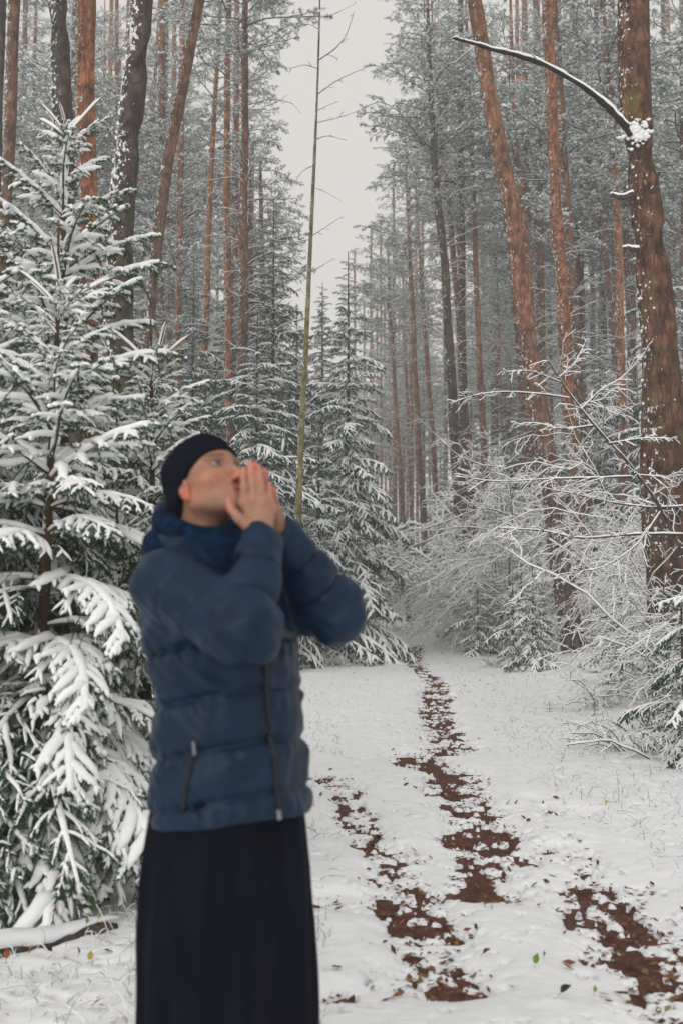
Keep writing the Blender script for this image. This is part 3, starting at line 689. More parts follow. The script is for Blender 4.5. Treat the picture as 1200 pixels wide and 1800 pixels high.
pine('brown right-hand one of the three close stems behind the person, with snowy side branches', [(431, 0, 12), (430, 250, 14), (428, 450, 17), (427, 600, 19), (425, 830, 20)], 29, 'brown', 25, 0, 16, [(D[0][0], 7, 0.8), (D[2][0], 12, 0.9)], GP, clumps=50, seed=33, sides=14)
pine('short reddish stem among dark spruces right of the three close stems', [(458, 320, 7), (461, 450, 9), (463, 560, 9)], 44, 'far', 20, 3, 13, [(D[1][0], 7, 1.1), (D[2][0], 12, 0.9)], GP, seed=34)
pine('dim brown stem between the brown pine and the reddish short one', [(440, 400, 9), (441, 570, 10)], 42, 'far', 19, 2, 13, (), GP, seed=35)
pine('pale narrow stem in the left distance below the thick dark pine', [(322, 430, 5), (320, 580, 6)], 62, 'far', 20, 1, 13, (), GP, seed=36)
pine('faint orange stem in the left distance beside the leaning brown pine', [(300, 480, 5), (301, 590, 6)], 64, 'far', 20, 0, 13, (), GP, seed=37)
# the pale green broadleaf stem in the sky gap
asp, _, _, _ = pine('slender yellow-green bare tree leaning through the sky gap above the person', [(563, -40, 2.5), (562, 20, 3), (558, 150, 4), (552, 300, 6), (545, 450, 7.5), (538, 590, 9), (530, 750, 11), (524, 930, 12)], 19, 'aspen', 13.5, None, group=None, clumps=40, seed=38, name='young_aspen_tree', cat='tree')
for i, (pl, r0) in enumerate([([(560, 105), (590, 85), (610, 60), (622, 20)], .010), ([(558, 165), (585, 145), (610, 132), (650, 115)], .009), ([(556, 195), (575, 185), (595, 178)], .007), ([(559, 120), (535, 112), (510, 120), (495, 118)], .007),
        ([(552, 245), (575, 237), (605, 245)], .008), ([(552, 290), (530, 300), (512, 330)], .007), ([(540, 480), (560, 470), (585, 455)], .010), ([(547, 415), (570, 400), (600, 380)], .009), ([(547, 420), (520, 425), (480, 422)], .008), ([(538, 560), (510, 565), (480, 580)], .009),
        ([(560, 50), (540, 40), (515, 48), (470, 20)], .006), ([(561, 30), (585, 25), (625, 5)], .006), ([(556, 215), (600, 205), (640, 190)], .007), ([(530, 640), (545, 640), (552, 636)], .012), ([(555, 330), (575, 338), (600, 352)], .006)]):
    laden_branch(asp, pl, 19, r0, r0 * 0.4, 0.9 if i > 5 else 0.35, sub=3, seed=i)

laden_branch(big, [(1108, 238), (1095, 215), (1062, 180), (1010, 140), (960, 112), (910, 94), (860, 82), (822, 70), (794, 63)], 13.7, 0.046, 0.016, 1.25, dy=-0.6, seed=50, sub=5, mats=[LIMB, SNOW_T])
laden_branch(big, [(1112, 340), (1098, 346), (1076, 341)], 13.6, 0.045, 0.03, 1.0, seed=51)
laden_branch(big, [(1143, 338), (1152, 325), (1158, 305)], 13.6, 0.035, 0.015, 1.0, seed=52)
laden_branch(big, [(1122, 440), (1108, 438), (1096, 436)], 13.7, 0.04, 0.02, 1.3, seed=53)
gcl = Geo(); rr = np.random.default_rng(3); C = np.array([P(1118 + a, 232 + b, 13.72) for a, b in rr.normal(0, 1, (120, 2)) * [11, 9]]) - np.array(big.location)
blobs(gcl, C, rr.uniform(.018, .04, 120), 0, fine=True, jit=.45, rng=rr); obj('snow_heap', gcl.mesh('snow_heap', [SNOW_T]), big, kind='stuff')

# ------------------------------------------------------------------ spruces of the middle distance
SP_A = spruce_mesh(11.5, 2.0, 40, 0.5, 300)
SP_B = spruce_mesh(13.0, 2.3, 41, 1.0, 280, True)
SP_C = spruce_mesh(9.0, 2.1, 42, 0.3, 260)
SP_S = spruce_mesh(3.0, 1.1, 43, 0.15, 70)
SP_T = spruce_mesh(1.5, 0.75, 44, 0.08, 40)
GS = 'snow-laden spruces in the middle distance'
SP_N = spruce_mesh(9.2, 1.55, 45, 0.5, 250)
place_spruce('broad snow-laden spruce beside the far end of the path, between the person and the pines', 612, 24, SP_N, 1.0, GS, 0.3)
place_spruce('taller spruce behind the broad one with its tip in the sky gap', 566, 36, SP_A, 1.05, GS, 1.3)
place_spruce('small snowy spruce left of the broad one, low behind the raised elbow', 560, 22, SP_S, 1.6, GS, 2.1)
place_spruce('dark drooping spruce behind the short reddish stem', 478, 30, SP_B, 0.98, GS, 0.4)
place_spruce('dark spruce between the leaning brown pine and the golden-orange one', 335, 34, SP_B, 0.95, GS, 2.4)
place_spruce('dark spruce directly behind the three close stems', 405, 36, SP_B, 1.0, GS, 4.0)
place_spruce('dark-hearted spruce to the right of the yellow-green tree', 520, 42, SP_B, 1.0, GS, 5.0)
place_spruce('snowy spruce low behind the person and the young spruces', 450, 20, SP_C, 0.75, GS, 3.3)
place_spruce('spruce behind the young spruces on the left', 215, 24, SP_C, 0.95, GS, 5.3)
place_spruce('spruce behind the left picture edge', 20, 26, SP_A, 0.8, GS, 2.2)
place_spruce('green spruce behind the thick-set pines right of the path', 1060, 36, SP_A, 0.95, GS, 3.1)
place_spruce('spruce standing behind the massive pine', 1175, 28, SP_A, 0.95, GS, 4.1)
place_spruce('spruce deep behind the leaning pine', 900, 48, SP_B, 0.95, GS, 0.7)
place_spruce('spruce behind the orange-topped pair of pines', 775, 62, SP_A, 0.95, GS, 1.7)
place_spruce('spruce behind the grey-barked pine', 830, 54, SP_B, 0.9, GS, 2.9)
place_spruce('spruce in the shrubs beyond the bright orange pine', 980, 42, SP_C, 0.9, GS, 1.1)
# ------------------------------------------------------------------ unnumbered trees of the far woods
r = np.random.default_rng(99); FAR = [('far', 22), ('grey', 24), ('far', 25), ('brown', 23)]
proto = []
for i, (m, H) in enumerate(FAR):
    t, *_ = pine('slim pine among many alike in the hazy far woods', [(600, 200, 5), (602, 900, 7 + i)], 70, m, H + 2, i, H - (11, 9, 12, 8)[i], [(D[i % 3][0], 4 + i, 1.0)], 'pines of the far woods', seed=60 + i)
    proto.append(t)
def copy_tree(t, loc, rz, sc, **kw):
    c = t.copy(); COL.objects.link(c); c.location = loc; c.rotation_euler = (0, 0, rz); c.scale = (sc, sc, sc)
    for ch in t.children:
        d = ch.copy(); COL.objects.link(d); d.parent = c
    for k, v in kw.items(): c[k] = v
    return c
cnt = 0; used = []
while cnt < 96:
    Y = r.uniform(52, 112) if cnt > 26 else r.uniform(38, 50); px = r.uniform(-30, 1230)
    if 470 < px < 705 and Y < 112: continue
    if 690 < px < 770 and Y < 85: continue
    if 430 < px < 800 and Y < 47: continue
    x = P(px, 1000, Y)[0]
    if any((x - a) ** 2 + (Y - b) ** 2 < 2.2 for a, b in used): continue
    used.append((x, Y)); loc = (x, Y, float(gz(np.array([x]), np.array([Y]))[0]) - 0.1); rz = r.uniform(0, 6.28); sc = r.uniform(0.85, 1.1)
    if cnt < 4:
        t = proto[cnt]; t.location = loc; t.rotation_euler = (0, 0, rz); t.scale = (sc,) * 3
    else: copy_tree(proto[r.integers(0, 4)], loc, rz, sc)
    cnt += 1
for i, px in enumerate([625, 641, 652, 662, 670, 678, 686, 694, 702, 709, 716, 724, 734, 745, 655, 690]):
    Y = [92, 104, 88, 98, 84, 108, 90, 78, 100, 86, 94, 76, 90, 82, 118, 116][i]; x = P(px, 1000, Y)[0]
    copy_tree(proto[i % 4], (x, Y, 0), i * 1.1, r.uniform(0.85, 1.0))
sp0 = None
for i in range(46):
    Y = r.uniform(55, 125); px = r.uniform(-40, 1240)
    if 520 < px < 700: Y = r.uniform(105, 130)
    t = place_spruce('snow-dusted spruce among many alike in the hazy far woods', px, Y, [SP_A, SP_B, SP_C][i % 3], r.uniform(0.6, 0.95), 'spruces of the far woods', r.uniform(0, 6))
# ------------------------------------------------------------------ young spruces, left foreground
young_spruce('nearest young spruce, snow-bowed boughs spilling over the left foreground', 85, 5.0, 385, 1.0, 71, 0.42, 0.16, 'young spruces at the left', 7, lightto=0.38)
young_spruce('taller young spruce right behind the nearest one, forked snowy leader near the top', 103, 6.3, 120, 1.25, 72, 0.3, 0.20, 'young spruces at the left', 5, lightto=0.5)
young_spruce('young spruce whose boughs reach behind the black beanie', 262, 6.2, 560, 1.0, 73, 0.3, 0.17, 'young spruces at the left', 6, leader=0.3)
young_spruce('young spruce cropped by the left picture edge', -75, 5.5, 250, 1.1, 74, 0.3, 0.22, 'young spruces at the left', 6)
young_spruce('low young spruce filling in behind the person at hip height', 205, 5.8, 860, 0.85, 75, 0.3, 0.16, 'young spruces at the left', 6, leader=0.25)
young_spruce('small bushy spruce low at the lower left picture edge', -10, 4.9, 1120, 0.72, 76, 0.32, 0.14, 'young spruces at the left', 6, leader=0.2)
# ------------------------------------------------------------------ undergrowth
SH = [shrub_mesh(2.8, 900 + i, 9, 0.6, 1.5, 11, 8, 1.0, 2) for i in range(3)]
SHF = [shrub_mesh(3.6, 910 + i, 8, 0.55, 2.0, 12, 8, 1.5, 2) for i in range(3)]
SHL = [shrub_mesh(0.8, 920 + i, 12, 1.0, 1.1, 6, 5, 0.8) for i in range(3)]
def shrub(label, px, Y, me, sc=1.0, rz=0.0, group='snow-laden shrubs', name='snowy_shrub'):
    x = P(px, 1000, Y)[0]; z0 = float(gz(np.array([x]), np.array([Y]))[0])
    o = obj(name, me, None, (x, Y, z0), label=label, category='shrub', group=group)
    o.scale = (sc,) * 3; o.rotation_euler = (0, 0, rz); return o
right = [('snowy bush under the massive pine, closest to the right edge', 1225, 13.5, 1, 1.0), ('snowy bush just left of the massive pine at its foot', 1160, 20, 2, .85), ('snowy bush behind the foot of the massive pine', 1165, 21, 1, 1.15), ('snowy bush cropped by the right picture edge', 1260, 12, 0, 1.1),
         ('snowy bush behind and right of the massive pine', 1190, 22, 0, 1.2), ('wide snowy bush left of the leaning pine, beside the path', 862, 29, 1, .9), ('snowy bush in the gap between the leaning pine and the bright orange pine', 1075, 25, 2, 1.2), ('snowy bush at the foot of the slim red-orange pine', 865, 27, 2, 1.1),
         ('snowy bush hiding the foot of the bright orange pine', 1030, 29, 1, 1.3), ('snowy bush behind the gap right of the bright orange pine', 1085, 28, 0, 1.3), ('snowy bush far right behind the tall edge bush', 1205, 26, 2, 1.3), ('snowy bush behind the wide one beside the path', 880, 33, 0, 1.3),
         ('snowy bush close behind the leaning pine on its right', 1020, 25, 0, 1.1), ('snowy bush close behind the leaning pine on its left', 930, 27, 2, 1.1)]
SHT = [shrub_mesh(4.6, 930 + i, 6, 0.42, 1.4, 15, 8, 0.95, 2) for i in range(3)]
tall = [('tall snow-webbed bush whose twigs cross the foot of the massive pine', 1195, 15.5, 0, .85), ('tall snowy bush at the right picture edge in front of the massive pine', 1215, 12.5, 1, .9), ('tall snowy bush between the bright orange pine and the massive pine', 1095, 22, 2, 1.1),
        ('tall snowy bush standing behind the right side of the massive pine', 1180, 19, 0, 1.15), ('tall snowy bush just left of the leaning pine', 930, 26, 1, 1.2), ('tall snowy bush in front of the slim red-orange pine with the mossy foot', 850, 29, 2, 1.1),
        ('tall snowy bush right behind the leaning pine', 1010, 27, 0, 1.25), ('tall snowy bush between the grey-barked pine and the orange-topped pair', 800, 44, 1, .7)]
for i, (lb, px, Y, v, s) in enumerate(tall): shrub(lb, px, Y, SHT[v], s, i * 1.7 + .5, 'tall snow-webbed bushes right of the path')
for i, (lb, px, Y, v, s) in enumerate(right):
    shrub(lb, px, Y, SH[v], s, i * 1.3, 'snow-laden shrubs right of the path')
far = [(855, 30), (905, 31), (960, 29), (1010, 32), (1075, 30), (1140, 30), (1195, 32), (880, 40), (935, 42), (990, 44), (1045, 42), (1090, 45), (1150, 42), (810, 50), (870, 50), (720, 74), (790, 70), (830, 36), (800, 42), (860, 44), (900, 36), (950, 34), (1000, 38), (1060, 34), (1120, 36), (1180, 38), (780, 52), (745, 60), (840, 58), (900, 54), (970, 52), (1040, 50), (1110, 50), (700, 66), (300, 30), (350, 40), (250, 36), (400, 27), (500, 28), (470, 36), (540, 30), (150, 34), (60, 32), (660, 72), (620, 70)]
for i, (px, Y) in enumerate(far):
    shrub('pale snow-covered thicket bush among many alike under the distant pines', px, Y, SHF[i % 3], (1.15 + 0.6 * ((i * 7) % 5) / 5) * (0.42 if 600 < px < 835 else 1), i * 2.1, 'thicket bushes under the distant pines')
low = [(870, 21), (1050, 13), (1120, 11), (800, 32), (770, 40), (1180, 9), (1100, 9.5), (740, 46), (700, 44), (670, 38), (560, 24), (610, 21), (650, 27), (840, 27), (1150, 12.5), (900, 25)]
for i, (px, Y) in enumerate(low):
    shrub('low clump of snow-covered twigs among several alike at the foot of the trees', px, Y, SHL[i % 3], 0.8 + 0.35 * ((i * 3) % 4) / 4, i * 1.9, 'low snowy twig clumps', 'twig_clump')
small = [('snow-heaped little spruce right at the path edge, furthest left of the group', 838, 25, SP_T, 1.3), ('snow-heaped spruce a step behind the low mound nearest the path', 915, 24, SP_T, 1.5), ('snowy spruce sapling with its tip against the foot of the slim red-orange pine', 862, 31, SP_S, 1.0), ('snow-heaped little spruce halfway between the leaning and the massive pine', 1090, 15.5, SP_T, .95), ('little spruce bowed with snow, left of the leaning pine', 935, 19, SP_S, .62), ('small rounded spruce at the foot of the leaning pine', 940, 19, SP_T, .7), ('low spruce mound nearest the path on the right', 900, 20.5, SP_T, 1.1),
         ('small snowy spruce at the foot of the massive pine', 1165, 12.8, SP_T, .95), ('low green spruce cropped by the right picture edge', 1195, 9.2, SP_T, .85), ('snowy spruce sapling between the leaning pine and the massive pine', 1085, 18, SP_S, .5),
         ('spruce sapling behind the low mound right of the path', 870, 26, SP_S, .8), ('bowed spruce sapling far back beyond the path end', 815, 36, SP_S, 1.0), ('flat snow-pressed spruce sprig in the snow below the leaning pine', 962, 12.8, SP_T, .32), ('second snow-pressed spruce sprig, right of the first', 1040, 12.3, SP_T, .34)]
for i, (lb, px, Y, v, s) in enumerate(small): place_spruce(lb, px, Y, v, s, 'small spruces right of the path', i * 1.1, zoff=-0.3 if 'pressed' in lb else 0.0)
# big snowy spruce tips coming in from the right edge
young_spruce('young spruce beyond the right picture edge, its snowy bough tips poking in', 1290, 8.6, 880, 1.0, 77, 0.25, 0.2, 'young spruces at the right', 6, leader=0.3)

# leaning sapling with long level snow-laden branches
sp = P(1225, 1040, 10.5); z0 = float(gz(np.array([sp[0]]), np.array([10.5]))[0])
sap = thing('leaning_sapling', 'thin snow-laden sapling leaning left across the massive pine, long level branches', 'sapling', (sp[0], 10.5, z0))
g0 = [(1262, 1260), (1240, 1100), (1215, 1010), (1165, 900), (1110, 820), (1040, 745), (985, 672), (962, 630)]
laden_branch(sap, g0, 10.5, 0.022, 0.006, 1.05, name='stem', seed=60, sub=14)
for i, (pl, r0) in enumerate([([(1045, 748), (985, 756), (940, 742), (900, 748)], .009), ([(1000, 700), (950, 692), (880, 688), (830, 695), (795, 708)], .009), ([(1110, 838), (1040, 840), (960, 842), (880, 848), (800, 838)], .010),
        ([(1200, 940), (1120, 938), (1060, 944), (1010, 946), (950, 930), (880, 928)], .013), ([(1200, 890), (1150, 893), (1080, 885), (1010, 868), (960, 860)], .010), ([(1070, 780), (1130, 770), (1190, 772)], .008),
        ([(1020, 720), (1050, 690), (1100, 660), (1140, 610)], .008), ([(1160, 900), (1120, 960), (1060, 1000), (980, 1010)], .008), ([(980, 665), (1010, 640), (1030, 600)], .006), ([(985, 672), (930, 650), (880, 655)], .007), ([(1120, 835), (1180, 840), (1230, 830)], .007)]):
    laden_branch(sap, pl, 10.5, r0, r0 * 0.35, 1.2, dy=0.4 * (-1) ** i, sub=16, seed=70 + i)
S2Y = 24.0; sp = P(900, 1000, S2Y); s2 = thing('leaning_sapling', 'thin sapling whose long snowy branch reaches left toward the central spruce', 'sapling', (sp[0], S2Y, float(gz(np.array([sp[0]]), np.array([S2Y]))[0])))
laden_branch(s2, [(905, 1165), (900, 1120), (893, 1000), (900, 900), (892, 840)], S2Y, 0.026, 0.008, 1.1, name='stem', seed=90, sub=7)
laden_branch(s2, [(893, 905), (850, 890), (790, 915), (745, 930), (700, 945), (660, 955)], S2Y, 0.018, 0.007, 1.1, sub=8, seed=91)
laden_branch(s2, [(896, 960), (860, 930), (810, 925), (760, 935), (720, 925)], S2Y, 0.016, 0.006, 1.1, sub=8, seed=92)
laden_branch(s2, [(890, 820), (850, 820), (800, 800), (760, 760), (730, 730)], S2Y, 0.016, 0.006, 1.1, sub=8, seed=93)
laden_branch(s2, [(893, 1060), (860, 1030), (815, 1010), (780, 1025)], S2Y, 0.014, 0.006, 1.1, sub=7, seed=94)

# ------------------------------------------------------------------ dry stalks, litter, leaves, log
def grass_mesh():
    r = np.random.default_rng(5); g = Geo(); n = 15000
    Y = 3.2 * (34 / 3.2) ** r.random(n); px = r.uniform(-60, 1300, n)
    X = (px - 600) / FPX * Y
    keep = (track(X, Y) < 0.12) & ((X > 1.15 + 0.035 * Y) | (X < -0.10 + 0.012 * Y) | (r.random(n) < 0.05))
    dens = fbm(X * 0.9, Y * 0.9, 55, 3); keep &= dens + 0.25 * r.random(n) > 0.5
    X, Y = X[keep], Y[keep]; n = len(X); Z = snow_z(X, Y)
    az = r.uniform(0, 6.28, n); lean = r.uniform(0.15, 1.1, n); L = r.uniform(0.03, 0.15, n) * (1 + (r.random(n) < 0.06) * 1.3)
    d = np.stack([np.cos(az) * np.sin(lean), np.sin(az) * np.sin(lean), np.cos(lean)], -1)
    p = line(np.stack([X, Y, Z - 0.02], -1), d, L, 4, 0.35, 0.03, r)
    w = 0.0009 * (1 + Y / 9)
    tubes(g, p, w[:, None] * np.array([1, .9, .7, .4])[None], 3, 0)
    s = r.random(n) < 0.8
    tubes(g, p[s], (w[:, None] * np.array([1.5, 2.2, 2.0, 1.2])[None])[s], 3, 1, True, lift=1.0, rng=r)
    return g.mesh('dry_grass', [two_tone('dry_grass', (0.10, 0.08, 0.05), (0.20, 0.16, 0.10), 4.0), SNOW_T])
obj('dry_grass', grass_mesh(), None, label='thin dry grass stalks poking through the snow beside the path', category='grass', kind='stuff')
def litter_mesh():
    r = np.random.default_rng(6); g = Geo(); n = 26000
    Y = 3.3 * (30 / 3.3) ** r.random(n); X = r.uniform(-0.9, 2.6, n)
    m = track(X, Y); k = r.random(n) < m * 0.9; X, Y = X[k], Y[k]; n = len(X)
    Z = np.maximum(gz(X, Y), 0 * X - 9) + 0.012 + 0.01 * r.random(n); sz = snow_z(X, Y); ok = sz < Z + 0.012; X, Y, Z = X[ok], Y[ok], Z[ok]; n = len(X)
    a = r.uniform(0, 6.28, n); L = r.uniform(0.006, 0.022, n); W = L * r.uniform(0.25, 0.7, n)
    u = np.stack([np.cos(a), np.sin(a), r.normal(0, .3, n)], -1); v = np.stack([-np.sin(a), np.cos(a), r.normal(0, .3, n)], -1); c = np.stack([X, Y, Z], -1)
    V = np.stack([c - u * L[:, None], c + v * W[:, None], c + u * L[:, None], c - v * W[:, None]], 1); F = np.arange(n * 4).reshape(-1, 4)
    mi = r.integers(0, 3, n)
    for i in range(3): g.add(V[mi == i].reshape(-1, 3), np.arange((mi == i).sum() * 4).reshape(-1, 4), i)
    n = 420; Y = 3.4 * (24 / 3.4) ** r.random(3000); X = r.uniform(-0.9, 3.0, 3000); m = track(X, Y) + 0.05 * (fbm(X, Y, 91, 2) > 0.52); k = (r.random(3000) < m) & (m < 0.75); X, Y = X[k][:n], Y[k][:n]; n = len(X); Z = snow_z(X, Y) + 0.006
    a = r.uniform(0, 6.28, n); L = r.uniform(0.010, 0.028, n); u = np.stack([np.cos(a), np.sin(a), r.normal(0, .35, n)], -1) * L[:, None]; v = np.stack([-np.sin(a), np.cos(a), r.normal(0, .35, n)], -1) * (L * 0.5)[:, None]; c = np.stack([X, Y, Z + 0.006], -1)
    V = np.stack([c - u, c - u * .2 + v, c + u, c + u * .1 - v], 1); h = n // 2
    g.add(V[:h].reshape(-1, 3), np.arange(h * 4).reshape(-1, 4), 0); g.add(V[h:].reshape(-1, 3), np.arange((n - h) * 4).reshape(-1, 4), 1)
    return g.mesh('leaf_litter', [two_tone('litter_dark', (0.05, 0.022, 0.016), (0.09, 0.035, 0.02), 5), two_tone('litter_red', (0.17, 0.06, 0.035), (0.24, 0.10, 0.05), 5), two_tone('litter_tan', (0.20, 0.12, 0.06), (0.12, 0.06, 0.03), 5)])
obj('leaf_litter', litter_mesh(), None, label='brown needles and broken leaves lying in the trodden ruts', category='litter', kind='stuff')
LEAF_M = {}
def leaf(label, px, py, col, L, az, tilt=0.5, lift=0.03, name='fallen_leaf'):
    key = col
    if key not in LEAF_M: LEAF_M[key] = two_tone('leaf_tint', col, tuple(c * 0.6 for c in col), 40.0, 0.6)
    x, y = G(px, py); z = float(snow_z(np.array([x]), np.array([y]))[0]) + lift; y2 = y
    x, y = x * (1 - lift / CAMZ), y * (1 - lift / CAMZ)
    L = L * 0.75; g = Geo(); n = 7; t = np.linspace(0, 1, n); w = 0.36 * np.sin(np.pi * t ** 0.8) * (1 - 0.25 * t)
    c = np.stack([t * L, 0 * t, 0.25 * L * np.sin(t * 2.5)], -1)
    l = c + np.stack([0 * t, w * L, 0.35 * w * L], -1); rgt = c + np.stack([0 * t, -w * L, 0.35 * w * L], -1)
    V = np.concatenate([l, c, rgt]); F = []
    for i in range(n - 1):
        F += [[i, i + n, i + n + 1, i + 1], [i + n, i + 2 * n, i + 2 * n + 1, i + n + 1]]
    g.add(V, F, 0, True); tubes(g, np.array([[-0.35 * L, 0, -0.01], [0, 0, 0], [L, 0, 0.01 + .15 * L]])[None], np.full((1, 3), 0.0009), 3, 0)
    o = obj(name, g.mesh(name, [LEAF_M[key]]), None, (x, y, z), label=label, category='leaf')
    o.rotation_euler = (0.3, -tilt, az); return o
YG, YE, RU, BR = (0.20, 0.27, 0.05), (0.48, 0.36, 0.04), (0.32, 0.09, 0.03), (0.13, 0.05, 0.03)
leaf('bright yellow leaf upright in the snow by the log', 157, 1712, YE, 0.045, 1.4, 1.1, 0.04)
leaf('rusty leaf touching the bright yellow one', 138, 1706, RU, 0.035, 2.6, 0.9, 0.03)
leaf('larger yellow-green leaf at the right end of the log', 172, 1648, YG, 0.04, 0.4, 0.6, 0.05)
leaf('smaller yellow-green leaf just left of the larger one on the log', 152, 1655, YG, 0.035, 2.0, 0.9, 0.05)
leaf('orange-brown leaf on the log near the left edge', 50, 1700, (0.45, 0.16, 0.03), 0.035, 0.2, 0.5, 0.03)
leaf('dark red leaf hanging low at the left picture edge', 10, 1718, RU, 0.05, 1.3, 1.2, 0.05)
leaf('rusty brown leaf on the snow left of the log', 47, 1638, RU, 0.04, 1.1, 0.8, 0.04)
leaf('small dark leaf in the snow at the bottom left', 165, 1790, BR, 0.04, 0.4, 0.3, 0.02)
leaf('bright green leaf alone in the snow between the two ruts', 940, 1722, (0.15, 0.29, 0.05), 0.05, 0.9, 0.9, 0.04)
leaf('small green leaf tip right beside the bright green leaf', 956, 1704, (0.15, 0.29, 0.05), 0.025, 1.7, 0.8, 0.03)
leaf('dull green leaf low in the snow right of the bright green one', 1045, 1768, (0.2, 0.3, 0.08), 0.03, 1.4, 0.8, 0.03)
leaf('small yellow leaf on the open snow right of the path', 1064, 1430, YE, 0.035, 0.6, 0.7, 0.03)
leaf('yellow-green leaf at the lower right picture corner', 1168, 1790, YG, 0.04, 0.2, 0.4, 0.02)
leaf('yellow-green leaf in the snow close to the jacket hem', 563, 1416, YG, 0.045, 1.0, 0.9, 0.04)
leaf('dark curled leaf in the snow between the ruts', 848, 1695, BR, 0.045, 0.1, 0.3, 0.02)
leaf('dark wet leaf at the bottom between the ruts', 985, 1778, (0.03, 0.035, 0.03), 0.06, 0.3, 0.3, 0.02)
leaf('brown-green leaf in the snow right of the widest rut', 1030, 1446, (0.12, 0.1, 0.04), 0.07, 0.1, 0.3, 0.02)
# fallen log under snow at lower left
a, b_ = G(-70, 1720), G(205, 1658); n = 16; tt = np.linspace(0, 1, n)
LP = np.stack([a[0] + (b_[0] - a[0]) * tt, a[1] + (b_[1] - a[1]) * tt, 0.06 + 0.01 * np.sin(tt * 9)], -1)
zl = gz(LP[:, 0], LP[:, 1]); LP[:, 2] += zl
lg = thing('fallen_log', 'thin fallen log under a ridge of snow at the foot of the left spruces', 'log', tuple(LP[0]))
g = Geo(); tubes(g, (LP - LP[0])[None], np.interp(tt, [0, .85, 1], [0.055, 0.036, 0.012])[None], 10, 0, True, jit=0.15)
obj('trunk', g.mesh('log_trunk', [BARK['dark']]), lg)
g = Geo(); tubes(g, (LP - LP[0] + [0, 0.01, 0.035])[None], (np.interp(tt, [0, .5, 1], [0.062, 0.055, 0.012]))[None], 12, 0, True, 0.6, jit=0.12)
obj('snow_ridge', g.mesh('log_snow', [SNOW]), lg)
